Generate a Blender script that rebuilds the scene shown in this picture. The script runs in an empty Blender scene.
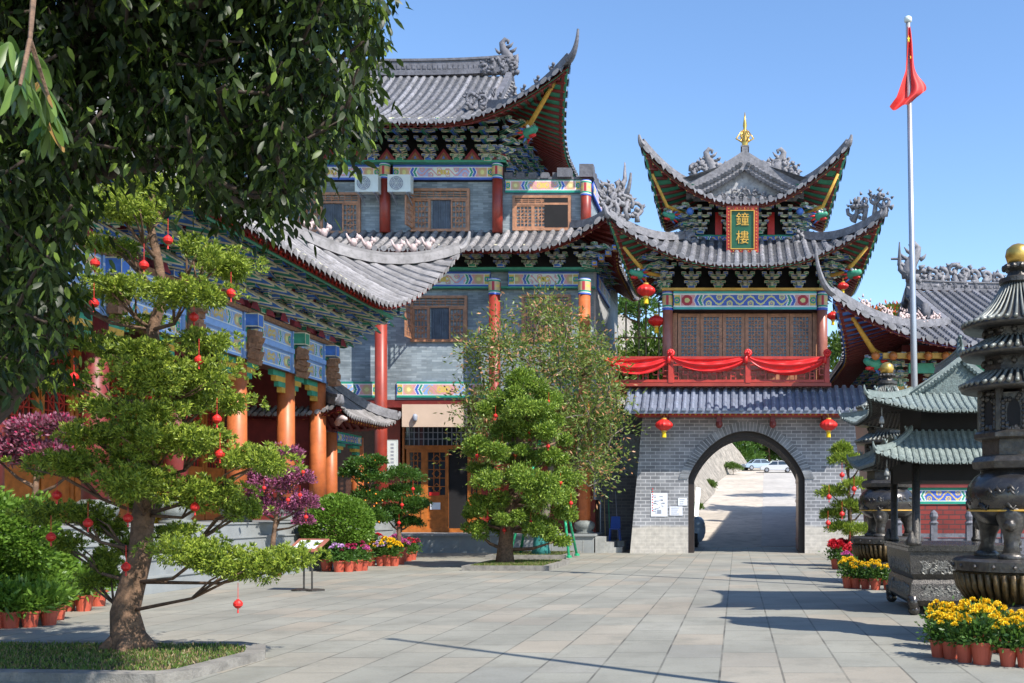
import bpy, math, random
import numpy as np
from mathutils import Vector, Matrix
R=random.Random(7); RN=np.random.default_rng(7)
PI=math.pi
sc=bpy.context.scene; COL=sc.collection
def PX(px,Y): return (px-737)*Y/1000.0
def PZ(py,Y): return 1.6+(510-py)*Y/1000.0
def P3(px,py,Y): return (PX(px,Y),Y,PZ(py,Y))
ORD=['first','second','third','fourth','fifth','sixth','seventh','eighth','ninth','tenth','eleventh','twelfth','thirteenth','fourteenth','fifteenth','sixteenth','seventeenth','eighteenth','nineteenth','twentieth','twenty-first','twenty-second','twenty-third','twenty-fourth']
# ---------------------------------------------------------------- materials
def new_mat(name):
    m=bpy.data.materials.new(name); m.use_nodes=True
    nt=m.node_tree; b=nt.nodes['Principled BSDF']
    return m,nt,b
def L(nt,a,b): nt.links.new(a,b)
def N(nt,t,**k):
    n=nt.nodes.new(t)
    for q,v in k.items(): setattr(n,q,v)
    return n
def c4(c): return (c[0],c[1],c[2],1.0)
def mixc(nt,fac,a,b,mode='MIX'):
    m=N(nt,'ShaderNodeMix',data_type='RGBA',blend_type=mode)
    for sock,v in ((m.inputs['Factor'],fac),(m.inputs['A'],a),(m.inputs['B'],b)):
        if hasattr(v,'is_linked'): L(nt,v,sock)
        elif isinstance(v,(int,float)): sock.default_value=v
        else: sock.default_value=c4(v)
    return m.outputs['Result']
def noise(nt,scale,detail=4,vec=None,rough=0.55):
    n=N(nt,'ShaderNodeTexNoise'); n.inputs['Scale'].default_value=scale; n.inputs['Detail'].default_value=detail
    n.inputs['Roughness'].default_value=rough
    if vec is None:
        t=N(nt,'ShaderNodeTexCoord'); vec=t.outputs['Object']
    L(nt,vec,n.inputs['Vector']); return n.outputs['Fac']
def ramp(nt,fac,lo,hi,a=0.0,b=1.0):
    m=N(nt,'ShaderNodeMapRange'); L(nt,fac,m.inputs['Value'])
    m.inputs['From Min'].default_value=lo; m.inputs['From Max'].default_value=hi
    m.inputs['To Min'].default_value=a; m.inputs['To Max'].default_value=b
    return m.outputs['Result']
def bump(nt,b,h,s=0.3,d=0.02):
    n=N(nt,'ShaderNodeBump'); n.inputs['Strength'].default_value=s; n.inputs['Distance'].default_value=d
    L(nt,h,n.inputs['Height']); L(nt,n.outputs['Normal'],b.inputs['Normal'])
def mat(name,col,rough=0.6,var=0.25,scale=3.0,metal=0.0,dirt=None,dirtamt=0.0,bmp=0.0,bscale=40,spec=0.5,island=0.0):
    m,nt,b=new_mat(name)
    f=ramp(nt,noise(nt,scale,5),0.3,0.7)
    lo=tuple(x*(1-var) for x in col); hi=tuple(min(1,x*(1+var)) for x in col)
    c=mixc(nt,f,lo,hi)
    if island>0:
        g=N(nt,'ShaderNodeNewGeometry')
        k=ramp(nt,g.outputs['Random Per Island'],0,1,1-island,1+island)
        mm=N(nt,'ShaderNodeVectorMath',operation='SCALE'); L(nt,c,mm.inputs[0]); L(nt,k,mm.inputs['Scale']); c=mm.outputs[0]
    if dirt is not None:
        f2=ramp(nt,noise(nt,scale*2.3+1,6,rough=0.7),0.45,0.7,0,dirtamt)
        c=mixc(nt,f2,c,dirt)
    L(nt,c,b.inputs['Base Color'])
    b.inputs['Roughness'].default_value=rough; b.inputs['Metallic'].default_value=metal
    b.inputs['Specular IOR Level'].default_value=spec
    if bmp>0: bump(nt,b,noise(nt,bscale,4),bmp)
    return m
def brick_mat(name,c1,c2,mortar,bw,rh,ms,rough=0.8,tint=None,base=None,basez=0.0,bias=0.0,offset=0.5,streak=0.0):
    m,nt,b=new_mat(name)
    t=N(nt,'ShaderNodeTexCoord'); s=N(nt,'ShaderNodeSeparateXYZ'); L(nt,t.outputs['Object'],s.inputs[0])
    ad=N(nt,'ShaderNodeMath',operation='ADD'); L(nt,s.outputs['X'],ad.inputs[0]); L(nt,s.outputs['Y'],ad.inputs[1])
    cb=N(nt,'ShaderNodeCombineXYZ'); L(nt,ad.outputs[0],cb.inputs['X']); L(nt,s.outputs['Z'],cb.inputs['Y'])
    br=N(nt,'ShaderNodeTexBrick'); L(nt,cb.outputs[0],br.inputs['Vector'])
    br.offset=offset
    br.inputs['Color1'].default_value=c4(c1); br.inputs['Color2'].default_value=c4(c2); br.inputs['Mortar'].default_value=c4(mortar)
    br.inputs['Scale'].default_value=1; br.inputs['Mortar Size'].default_value=ms; br.inputs['Mortar Smooth'].default_value=0.3
    br.inputs['Brick Width'].default_value=bw; br.inputs['Row Height'].default_value=rh; br.inputs['Bias'].default_value=bias
    c=br.outputs['Color']
    f=ramp(nt,noise(nt,0.7,8,rough=.68),0.3,0.7,0.62,1.25)
    mm=N(nt,'ShaderNodeVectorMath',operation='SCALE'); L(nt,c,mm.inputs[0]); L(nt,f,mm.inputs['Scale']); c=mm.outputs[0]
    if streak>0:
        mp=N(nt,'ShaderNodeMapping'); L(nt,cb.outputs[0],mp.inputs['Vector']); mp.inputs['Scale'].default_value=(2.2,15,1)
        n2=N(nt,'ShaderNodeTexNoise'); n2.inputs['Scale'].default_value=1; n2.inputs['Detail'].default_value=2; L(nt,mp.outputs[0],n2.inputs['Vector'])
        c=mixc(nt,ramp(nt,n2.outputs['Fac'],0.56,0.68,0,streak),c,tint)
    if base is not None:
        nz=noise(nt,1.3,5)
        a2=N(nt,'ShaderNodeMath',operation='MULTIPLY_ADD'); L(nt,nz,a2.inputs[0]); a2.inputs[1].default_value=0.25; L(nt,s.outputs['Z'],a2.inputs[2])
        bc=mixc(nt,ramp(nt,noise(nt,5,6),0.35,0.65),base,tuple(x*0.72 for x in base))
        bc=mixc(nt,0.25,bc,c)
        c=mixc(nt,ramp(nt,a2.outputs[0],basez+0.1,basez+0.2),bc,c)
    L(nt,c,b.inputs['Base Color']); b.inputs['Roughness'].default_value=rough
    bump(nt,b,br.outputs['Fac'],-0.4,0.01)
    return m
def leaf_mat(name,c1,c2,c3=None,f3=0.0,rough=0.45,trans=0.3,spec=0.35):
    m,nt,b=new_mat(name)
    g=N(nt,'ShaderNodeNewGeometry'); r=g.outputs['Random Per Island']
    c=mixc(nt,r,c1,c2)
    if c3 is not None:
        w=N(nt,'ShaderNodeTexWhiteNoise',noise_dimensions='1D'); L(nt,r,w.inputs['W'])
        c=mixc(nt,ramp(nt,w.outputs['Value'],1-f3-0.01,1-f3),c,c3)
    L(nt,c,b.inputs['Base Color']); b.inputs['Roughness'].default_value=rough; b.inputs['Specular IOR Level'].default_value=spec
    tr=N(nt,'ShaderNodeBsdfTranslucent'); 
    c2_=mixc(nt,0.5,c,(0.25,0.45,0.05)); L(nt,c2_,tr.inputs['Color'])
    mx=N(nt,'ShaderNodeMixShader'); mx.inputs[0].default_value=trans
    L(nt,b.outputs[0],mx.inputs[1]); L(nt,tr.outputs[0],mx.inputs[2])
    L(nt,mx.outputs[0],nt.nodes['Material Output'].inputs['Surface'])
    return m
def attr_mat(name,rough=0.5,scale=2.0):
    m,nt,b=new_mat(name)
    a=N(nt,'ShaderNodeAttribute',attribute_name='paint')
    f=ramp(nt,noise(nt,scale,5),0.3,0.7,0.8,1.1)
    mm=N(nt,'ShaderNodeVectorMath',operation='SCALE'); L(nt,a.outputs['Color'],mm.inputs[0]); L(nt,f,mm.inputs['Scale'])
    L(nt,mm.outputs[0],b.inputs['Base Color']); b.inputs['Roughness'].default_value=rough
    return m
MT={}
def mk():
    g=MT
    g['tile']=mat('roof_tile_grey',(0.19,0.185,0.20),0.62,0.3,1.5,dirt=(0.075,0.078,0.075),dirtamt=0.75,island=0.3)
    g['tilewarm']=mat('roof_tile_pale',(0.25,0.235,0.235),0.7,0.25,1.5,dirt=(0.095,0.09,0.085),dirtamt=0.7,island=0.28)
    g['tileblue']=mat('roof_tile_slate_blue',(0.17,0.19,0.245),0.45,0.2,1.5,dirt=(0.07,0.08,0.11),dirtamt=0.4,island=0.15)
    g['tiledark']=mat('roof_tile_dark',(0.04,0.042,0.05),0.6,0.3,2.0,dirt=(0.25,0.25,0.26),dirtamt=0.3)
    g['ridge']=mat('ridge_plaster_grey',(0.20,0.195,0.21),0.7,0.3,4.0,dirt=(0.07,0.07,0.08),dirtamt=0.7,bmp=0.5,bscale=14)
    g['ridgedark']=mat('ridge_dark_grey',(0.13,0.13,0.15),0.7,0.3,4.0,dirt=(0.04,0.04,0.05),dirtamt=0.6,bmp=0.5,bscale=14)
    g['pink']=mat('weathered_pink_ceramic',(0.52,0.40,0.38),0.6,0.25,6.0,dirt=(0.2,0.18,0.17),dirtamt=0.5)
    g['maroon']=mat('maroon_paint',(0.17,0.022,0.018),0.5,0.25,4)
    g['red']=mat('red_paint',(0.42,0.035,0.022),0.42,0.2,3,dirt=(0.2,0.03,0.02),dirtamt=0.4)
    g['colred']=mat('column_red',(0.30,0.038,0.022),0.42,0.25,2.0,dirt=(0.20,0.04,0.03),dirtamt=0.6)
    g['colorange']=mat('column_orange',(0.50,0.135,0.04),0.45,0.22,1.6,dirt=(0.34,0.09,0.03),dirtamt=0.8)
    g['colbrown']=mat('column_brown',(0.32,0.115,0.08),0.35,0.2,2.0)
    g['wood']=mat('brown_wood',(0.40,0.19,0.10),0.45,0.3,7.0,bmp=0.2)
    g['woodo']=mat('orange_wood',(0.42,0.13,0.025),0.4,0.3,6.0)
    g['wooddk']=mat('dark_brown_wood',(0.085,0.035,0.02),0.5,0.3,7.0)
    g['green']=mat('dougong_green',(0.05,0.29,0.18),0.5,0.2,5)
    g['blue']=mat('dougong_blue',(0.07,0.19,0.58),0.5,0.2,5)
    g['cream']=mat('cream_outline',(0.66,0.60,0.42),0.5,0.2,8)
    g['gold']=mat('gold_leaf',(0.62,0.40,0.10),0.36,0.2,4,metal=0.85)
    g['goldp']=mat('gold_paint',(0.62,0.36,0.06),0.45,0.2,6)
    g['dark']=mat('painted_interior_shade',(0.012,0.011,0.012),0.9,0.2,2)  # near-black colour stands in for shade in rooms, openings and bracket gaps
    g['stone']=mat('grey_stone',(0.34,0.34,0.32),0.75,0.2,3,dirt=(0.18,0.18,0.17),dirtamt=0.5,bmp=0.3)
    g['granite']=mat('granite_step',(0.25,0.265,0.265),0.75,0.12,2.5,dirt=(0.28,0.28,0.27),dirtamt=0.4,bmp=0.2,bscale=60)
    g['conc']=mat('pale_concrete',(0.42,0.42,0.42),0.85,0.2,0.8,dirt=(0.2,0.2,0.2),dirtamt=0.6)
    g['beige']=mat('beige_board',(0.62,0.47,0.36),0.6,0.06,2)
    g['white']=mat('white_paint',(0.66,0.72,0.70),0.45,0.06,3)
    g['paper']=mat('white_paper',(0.72,0.74,0.80),0.6,0.06,9)
    g['ink']=mat('grey_print',(0.28,0.31,0.38),0.6,0.2,9)
    g['steel']=mat('steel_pole',(0.42,0.43,0.46),0.4,0.1,2,metal=0.7)
    g['glass']=mat('dark_window_glass',(0.03,0.045,0.06),0.12,0.3,1.0,spec=0.8)
    g['curtain']=mat('blue_grey_curtain',(0.085,0.105,0.135),0.8,0.35,3)
    g['bronze']=mat('dark_bronze',(0.060,0.055,0.052),0.38,0.35,5,metal=0.55,dirt=(0.22,0.20,0.16),dirtamt=0.35,bmp=0.6,bscale=16)
    g['bronzep']=mat('polished_dark_bronze',(0.07,0.065,0.065),0.25,0.3,4,metal=0.7,dirt=(0.2,0.18,0.13),dirtamt=0.3,bmp=0.15,bscale=20)
    g['bronzeg']=mat('gilded_bronze_petals',(0.13,0.085,0.035),0.45,0.5,9,metal=0.4,dirt=(0.05,0.04,0.03),dirtamt=0.8,bmp=0.6,bscale=18)
    g['verdi']=mat('verdigris_tile',(0.205,0.24,0.225),0.55,0.25,3,dirt=(0.08,0.13,0.12),dirtamt=0.65,island=0.15)
    g['verdid']=mat('verdigris_dark',(0.14,0.18,0.17),0.55,0.3,4,metal=0.2,dirt=(0.05,0.06,0.06),dirtamt=0.7,bmp=0.5,bscale=14)
    g['greytile']=mat('burner_roof_grey',(0.21,0.22,0.20),0.45,0.25,3,metal=0.3,dirt=(0.06,0.06,0.05),dirtamt=0.6,island=0.15)
    g['terra']=mat('terracotta_plastic',(0.42,0.075,0.04),0.55,0.15,4,island=0.2)
    g['soil']=mat('soil',(0.05,0.035,0.025),0.95,0.3,12)
    g['bark']=mat('bark_brown',(0.17,0.10,0.06),0.9,0.4,9,dirt=(0.045,0.03,0.02),dirtamt=0.7,bmp=1.0,bscale=22)
    g['barkd']=mat('dark_bark',(0.05,0.034,0.024),0.95,0.4,9,dirt=(0.02,0.015,0.01),dirtamt=0.7,bmp=0.8,bscale=22)
    g['barkg']=mat('bark_grey',(0.17,0.14,0.11),0.9,0.35,9,dirt=(0.05,0.04,0.03),dirtamt=0.6,bmp=0.8,bscale=22)
    g['lred']=mat('lantern_red',(0.62,0.022,0.018),0.45,0.12,5)
    g['cloth']=mat('red_satin_cloth',(0.66,0.022,0.022),0.38,0.08,2)
    g['flag']=mat('red_flag_cloth',(0.62,0.035,0.03),0.6,0.06,2)
    g['yel']=mat('yellow_tassel',(0.85,0.60,0.02),0.6,0.1,9)
    g['gpole']=mat('green_painted_pole',(0.02,0.33,0.15),0.4,0.1,3)
    g['gwrap']=mat('green_net_wrap',(0.03,0.20,0.18),0.8,0.35,14)
    g['bluep']=mat('blue_plastic',(0.03,0.09,0.42),0.35,0.1,3)
    g['carw']=mat('car_paint_white',(0.52,0.54,0.57),0.2,0.02,1,spec=0.7)
    g['carb']=mat('car_paint_pale_blue',(0.28,0.36,0.46),0.2,0.02,1,spec=0.7)
    g['rubber']=mat('rubber_black',(0.02,0.02,0.02),0.8,0.1,3)
    g['redwall']=brick_mat('red_brick_low_wall',(0.27,0.035,0.025),(0.20,0.025,0.02),(0.06,0.03,0.03),0.4,0.16,0.02)
    g['paint']=attr_mat('painted_timber')
    g['bamboo']=mat('bamboo_pole',(0.45,0.36,0.18),0.6,0.2,8)
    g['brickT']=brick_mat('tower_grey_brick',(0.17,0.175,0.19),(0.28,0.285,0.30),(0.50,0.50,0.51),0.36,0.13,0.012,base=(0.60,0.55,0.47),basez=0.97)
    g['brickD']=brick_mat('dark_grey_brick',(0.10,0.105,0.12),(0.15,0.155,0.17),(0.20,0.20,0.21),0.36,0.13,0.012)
    g['brickG']=brick_mat('blue_grey_thin_brick',(0.19,0.235,0.26),(0.36,0.42,0.45),(0.19,0.22,0.24),0.40,0.09,0.006,tint=(0.42,0.47,0.48),streak=0.35,bias=-0.15)
    g['mortar']=mat('mortar_light',(0.48,0.48,0.50),0.85,0.1,5)
    g['vous']=mat('arch_brick',(0.20,0.21,0.225),0.85,0.25,4,island=0.3)
    g['podo']=leaf_mat('podocarpus_leaf',(0.12,0.185,0.02),(0.37,0.44,0.055),(0.06,0.10,0.015),0.15,trans=0.22)
    g['cone']=leaf_mat('conical_tree_leaf',(0.09,0.17,0.02),(0.29,0.38,0.05),(0.05,0.09,0.015),0.15,trans=0.22)
    g['mango']=leaf_mat('mango_leaf',(0.005,0.010,0.003),(0.026,0.046,0.008),(0.13,0.19,0.03),0.10,rough=0.42,trans=0.12,spec=0.22)  # crown shade put into near-black leaves; the few bright ones stand for sunlit leaves
    g['hedge']=leaf_mat('hedge_leaf',(0.075,0.155,0.018),(0.165,0.275,0.035),None)
    g['darkleaf']=leaf_mat('dark_green_leaf',(0.03,0.085,0.015),(0.08,0.16,0.03),None)
    g['fruit']=leaf_mat('olive_leaf_with_red_shoots',(0.08,0.135,0.028),(0.21,0.255,0.06),(0.48,0.24,0.12),0.14)
    g['purple']=leaf_mat('purple_leaf',(0.20,0.04,0.10),(0.42,0.12,0.26),(0.16,0.05,0.07),0.25,trans=0.12)
    g['purplep']=leaf_mat('pink_grey_leaf',(0.13,0.03,0.06),(0.34,0.13,0.19),(0.40,0.03,0.10),0.2,trans=0.12)
    g['grass']=leaf_mat('grass_blade',(0.06,0.12,0.02),(0.15,0.22,0.04),(0.30,0.22,0.11),0.3)
    g['yflower']=mat('yellow_petals',(0.85,0.58,0.015),0.6,0.12,20,island=0.15)
    g['rflower']=mat('red_petals',(0.55,0.015,0.03),0.6,0.2,20,island=0.25)
    g['pflower']=mat('pink_petals',(0.60,0.12,0.36),0.6,0.2,20,island=0.3)
    g['mflower']=mat('dark_pink_petals',(0.42,0.02,0.10),0.6,0.2,20,island=0.3)
    g['vflower']=mat('pale_violet_petals',(0.58,0.36,0.62),0.6,0.2,20,island=0.3)
    g['oflower']=mat('orange_fruit',(0.80,0.25,0.02),0.4,0.12,20,island=0.15)
    g['fol']=leaf_mat('far_tree_leaf',(0.035,0.075,0.015),(0.12,0.18,0.035),None)
    g['folo']=leaf_mat('flame_tree_leaf',(0.05,0.10,0.02),(0.10,0.16,0.03),(0.65,0.10,0.03),0.35)
    g['gable']=mat('weathered_gable_plaster',(0.40,0.40,0.41),0.8,0.2,2.5,dirt=(0.12,0.12,0.13),dirtamt=0.8)
    g['mangol']=leaf_mat('mango_leaf_painted_sunlit',(0.03,0.075,0.015),(0.13,0.20,0.04),(0.25,0.14,0.04),0.06,rough=0.35,trans=0.2)  # lighter copy of the mango leaf, sunlight put into its colour
    g['blackwood']=mat('black_brown_timber',(0.022,0.014,0.011),0.6,0.3,5)
    g['basest']=mat('column_base_stone',(0.17,0.185,0.175),0.7,0.25,6,dirt=(0.08,0.09,0.085),dirtamt=0.6,bmp=0.4)
    g['plaqueg']=mat('plaque_green',(0.012,0.10,0.05),0.45,0.15,3)
    g['kerb']=mat('kerb_stone',(0.235,0.22,0.195),0.85,0.25,3,dirt=(0.10,0.095,0.085),dirtamt=0.7,bmp=0.5)
    g['crimson']=mat('crimson_paint',(0.26,0.03,0.045),0.5,0.25,5)
    g['relief']=mat('worn_bronze_relief',(0.17,0.165,0.15),0.5,0.3,6,metal=0.3)
    g['carved']=mat('carved_brown_wood',(0.26,0.13,0.07),0.7,0.35,12,bmp=0.8,bscale=20)
    g['lblue']=mat('light_blue_paint',(0.27,0.44,0.78),0.5,0.15,5)
mk()
# ---------------------------------------------------------------- object bookkeeping
ORG={}
def origin(o):
    while o.parent is not None: o=o.parent
    return Vector(o.location)
def thing(name,label,cat,loc=(0,0,0),group=None,rotz=0.0):
    o=bpy.data.objects.new(name,None); COL.objects.link(o); o.empty_display_size=0.2
    o.location=loc; o.rotation_euler=(0,0,rotz); o['label']=label; o['category']=cat
    if group: o['group']=group
    return o
def tag(o,label,cat,group=None):
    o['label']=label; o['category']=cat
    if group: o['group']=group
    return o
def struct(o): o['kind']='structure'; return o
class MB:
    def __init__(s): s.v=[]; s.f=[]; s.m=[]
    def add(s,vs,fs,m=0):
        b=len(s.v); s.v.extend(vs)
        for f in fs: s.f.append(tuple(i+b for i in f)); s.m.append(m)
    def box(s,x0,x1,y0,y1,z0,z1,m=0):
        s.add([(x0,y0,z0),(x1,y0,z0),(x1,y1,z0),(x0,y1,z0),(x0,y0,z1),(x1,y0,z1),(x1,y1,z1),(x0,y1,z1)],
              [(0,3,2,1),(4,5,6,7),(0,1,5,4),(1,2,6,5),(2,3,7,6),(3,0,4,7)],m)
    def bbox(s,x0,x1,y0,y1,z0,z1,m=0,mo=1,b=0.035):
        # box whose -y face and +-x faces carry an outline border in material mo
        s.box(x0,x1,y0,y1,z0,z1,m)
        e=0.004
        bz=min(b,(z1-z0)*0.3)
        for zz in ((z0,z0+bz),(z1-bz,z1)):
            s.add([(x0,y0-e,zz[0]),(x1,y0-e,zz[0]),(x1,y0-e,zz[1]),(x0,y0-e,zz[1])],[(0,1,2,3)],mo)
            s.add([(x1+e,y0,zz[0]),(x1+e,y1,zz[0]),(x1+e,y1,zz[1]),(x1+e,y0,zz[1])],[(0,1,2,3)],mo)
            s.add([(x0-e,y1,zz[0]),(x0-e,y0,zz[0]),(x0-e,y0,zz[1]),(x0-e,y1,zz[1])],[(0,1,2,3)],mo)
        bx=min(b,(x1-x0)*0.3)
        for xx in ((x0,x0+bx),(x1-bx,x1)):
            s.add([(xx[0],y0-e*1.5,z0),(xx[1],y0-e*1.5,z0),(xx[1],y0-e*1.5,z1),(xx[0],y0-e*1.5,z1)],[(0,1,2,3)],mo)
    def quad(s,a,b,c,d,m=0): s.add([a,b,c,d],[(0,1,2,3)],m)
    def tube(s,pts,rs,n=8,m=0,cap=True,sx=1.0):
        pts=[Vector(p) for p in pts]
        if not hasattr(rs,'__len__'): rs=[rs]*len(pts)
        rings=[]; up=Vector((0,0,1)); vs=[]
        prev=None
        for i,p in enumerate(pts):
            a=pts[max(0,i-1)]; b=pts[min(len(pts)-1,i+1)]; t=(b-a)
            if t.length<1e-9: t=Vector((0,0,1))
            t.normalize()
            if prev is None:
                ref=Vector((1,0,0)) if abs(t.z)>0.8 else up
                u=t.cross(ref).normalized()
            else:
                u=(prev-t*prev.dot(t))
                u=u.normalized() if u.length>1e-6 else t.cross(up).normalized()
            prev=u; w=t.cross(u)
            for k in range(n):
                an=2*PI*k/n
                vs.append(tuple(p+u*(math.cos(an)*rs[i]*sx)+w*(math.sin(an)*rs[i])))
        fs=[]
        for i in range(len(pts)-1):
            for k in range(n):
                k2=(k+1)%n
                fs.append((i*n+k,i*n+k2,(i+1)*n+k2,(i+1)*n+k))
        if cap:
            fs.append(tuple(range(n-1,-1,-1))); fs.append(tuple((len(pts)-1)*n+k for k in range(n)))
        s.add(vs,fs,m)
    def lathe(s,prof,n=20,c=(0,0,0),m=0,sy=1.0):
        vs=[];fs=[]
        for r,z in prof:
            for k in range(n):
                a=2*PI*k/n; vs.append((c[0]+r*math.cos(a),c[1]+r*sy*math.sin(a),c[2]+z))
        q=len(prof)
        for i in range(q-1):
            for k in range(n):
                k2=(k+1)%n; fs.append((i*n+k,i*n+k2,(i+1)*n+k2,(i+1)*n+k))
        if prof[0][0]>1e-4: fs.append(tuple(range(n-1,-1,-1)))
        if prof[-1][0]>1e-4: fs.append(tuple((q-1)*n+k for k in range(n)))
        s.add(vs,fs,m)
    def ball(s,c,r,m=0,n=8,sz=1.0,sx=1.0,sy=1.0):
        k=max(4,n//2+1)
        prof=[(max(1e-5,math.sin(PI*i/k)),-math.cos(PI*i/k)) for i in range(k+1)]
        vs=[];fs=[]
        for pr,pz in prof:
            for j in range(n):
                a=2*PI*j/n; vs.append((c[0]+r*sx*pr*math.cos(a),c[1]+r*sy*pr*math.sin(a),c[2]+r*sz*pz))
        for i in range(k):
            for j in range(n):
                j2=(j+1)%n; fs.append((i*n+j,i*n+j2,(i+1)*n+j2,(i+1)*n+j))
        s.add(vs,fs,m)
    def beam(s,a,b,w,h,m=0):
        a=Vector(a); b=Vector(b); t=(b-a).normalized()
        ref=Vector((0,0,1)) if abs(t.z)<0.95 else Vector((0,1,0))
        u=t.cross(ref).normalized()*(w/2); v=u.normalized().cross(t)*(h/2)
        vs=[tuple(q+du*u+dv*v) for q in (a,b) for du,dv in ((-1,-1),(1,-1),(1,1),(-1,1))]
        s.add(vs,[(0,1,2,3),(7,6,5,4),(0,4,5,1),(1,5,6,2),(2,6,7,3),(3,7,4,0)],m)
    def sweep(s,pts,w,h,m=0,z0=0.0,ws=None):
        # rectangular profile, bottom at path + z0
        pts=[Vector(p) for p in pts]; vs=[]; n=len(pts)
        for i,p in enumerate(pts):
            a=pts[max(0,i-1)]; b=pts[min(n-1,i+1)]; t=(b-a); t.z=0
            if t.length<1e-6: t=Vector((1,0,0))
            t.normalize(); u=Vector((-t.y,t.x,0))*(w/2)*(ws[i] if ws else 1)
            for du,dz in ((-1,z0),(1,z0),(1,z0+h),(-1,z0+h)):
                vs.append(tuple(p+u*du+Vector((0,0,dz))))
        fs=[]
        for i in range(n-1):
            for k in range(4):
                k2=(k+1)%4; fs.append((i*4+k,i*4+k2,(i+1)*4+k2,(i+1)*4+k))
        fs.append((3,2,1,0)); fs.append(tuple((n-1)*4+k for k in range(4)))
        s.add(vs,fs,m)
    def mesh(s,name,mats,off=(0,0,0),smooth=False):
        me=bpy.data.meshes.new(name)
        ox,oy,oz=off
        me.from_pydata([(x-ox,y-oy,z-oz) for x,y,z in s.v],[],s.f)
        for q in (mats if isinstance(mats,(list,tuple)) else [mats]): me.materials.append(MT[q] if isinstance(q,str) else q)
        if isinstance(mats,(list,tuple)) and len(mats)>1: me.polygons.foreach_set('material_index',s.m)
        if smooth: me.polygons.foreach_set('use_smooth',[True]*len(s.f))
        me.update(); return me
    def build(s,name,mats,parent=None,local=False,smooth=False,loc=None):
        off=(0,0,0)
        if parent is not None and not local: off=origin(parent)
        if parent is None and loc is not None and not local: off=loc
        o=bpy.data.objects.new(name,s.mesh(name,mats,off,smooth)); COL.objects.link(o)
        if parent is not None: o.parent=parent
        elif loc is not None: o.location=loc
        return o
def inst(me,name,parent,loc,rotz=0.0,scale=None):
    o=bpy.data.objects.new(name,me); COL.objects.link(o)
    if parent is not None:
        o.parent=parent; g=origin(parent); loc=(loc[0]-g.x,loc[1]-g.y,loc[2]-g.z)
    o.location=loc; o.rotation_euler=(0,0,rotz)
    if scale: o.scale=scale
    return o
def npmesh(name,V,F,mats):
    V=np.asarray(V,dtype=np.float32); F=np.asarray(F,dtype=np.int32)
    me=bpy.data.meshes.new(name); me.vertices.add(len(V)); me.vertices.foreach_set('co',V.ravel())
    k=F.shape[1]; me.loops.add(F.size); me.loops.foreach_set('vertex_index',F.ravel())
    me.polygons.add(len(F)); me.polygons.foreach_set('loop_start',np.arange(0,F.size,k,dtype=np.int32))
    try: me.polygons.foreach_set('loop_total',np.full(len(F),k,dtype=np.int32))
    except Exception: pass
    for q in (mats if isinstance(mats,(list,tuple)) else [mats]): me.materials.append(MT[q] if isinstance(q,str) else q)
    me.update(calc_edges=True); me.validate(); return me
def npobj(name,V,F,mats,parent=None,loc=None):
    V=np.asarray(V,dtype=np.float64)
    off=np.zeros(3)
    if parent is not None: off=np.array(origin(parent))
    elif loc is not None: off=np.array(loc)
    o=bpy.data.objects.new(name,npmesh(name,V-off,F,mats)); COL.objects.link(o)
    if parent is not None: o.parent=parent
    elif loc is not None: o.location=loc
    return o
# ---------------------------------------------------------------- leaves
def norm(a): return a/np.maximum(1e-9,np.linalg.norm(a,axis=1,keepdims=True))
def leaves(P,D,ln,wd,fold=False,rng=RN):
    """P points, D directions; diamond leaves (or folded 6-vert leaves)."""
    n=len(P); D=norm(D); r=norm(rng.normal(size=(n,3))); U=norm(np.cross(D,r)); W=np.cross(D,U)
    l=(ln*rng.uniform(0.7,1.2,n))[:,None]; w=(wd*rng.uniform(0.8,1.2,n))[:,None]
    if not fold:
        V=np.stack([P,P+D*l*0.5+U*w*0.5,P+D*l,P+D*l*0.5-U*w*0.5],1).reshape(-1,3)
        F=np.arange(4*n).reshape(n,4); return V,F
    dr=np.array([[0,0,-0.22]])*l
    m=P+D*l*0.5+W*w*0.18
    V=np.stack([P,P+D*l*0.3+U*w*0.45,P+D*l*0.68+U*w*0.42+dr*.4,P+D*l+dr,P+D*l*0.68-U*w*0.42+dr*.4,P+D*l*0.3-U*w*0.45,m],1).reshape(-1,3)
    b=(np.arange(n)*7)[:,None]
    F=np.concatenate([b+np.array([[0,1,2,6]]),b+np.array([[6,2,3,4]]),b+np.array([[0,6,4,5]])],0)
    return V,F
def cat(L_):
    Vs=[];Fs=[];b=0
    for V,F in L_:
        Vs.append(V);Fs.append(F+b);b+=len(V)
    return np.concatenate(Vs),np.concatenate(Fs)
def pad_pts(c,r,n,rng=RN,inner=0.55,up=0.35,lump=0.18,full=False):
    """points through the outer volume of a lumpy ellipsoid, and their outward directions"""
    d=norm(rng.normal(size=(n,3))); 
    if not full: d[:,2]=np.where(d[:,2]<-0.25,-d[:,2]*0.6,d[:,2]); d=norm(d)
    ph=rng.uniform(0,6.28,6)
    lm=1+lump*(np.sin(d[:,0]*5+ph[0])*np.sin(d[:,1]*5+ph[1])+0.7*np.sin(d[:,2]*7+ph[2])*np.sin(d[:,0]*8+ph[3]))
    rr=rng.uniform(inner,1.0,n)**0.6*lm
    p=d*rr[:,None]*np.array(r)+np.array(c)
    dd=norm(d/np.array(r)*np.mean(r)+rng.normal(size=(n,3))*0.55+np.array([0,0,up]))
    return p,dd
def leafball(name,c,r,n,ln,wd,m,parent=None,loc=None,fold=False,inner=0.55,up=0.3,lump=0.15):
    p,d=pad_pts(c,r,n,inner=inner,up=up,lump=lump); V,F=leaves(p,d,ln,wd,fold)
    return npobj(name,V,F,m,parent,loc)
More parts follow.
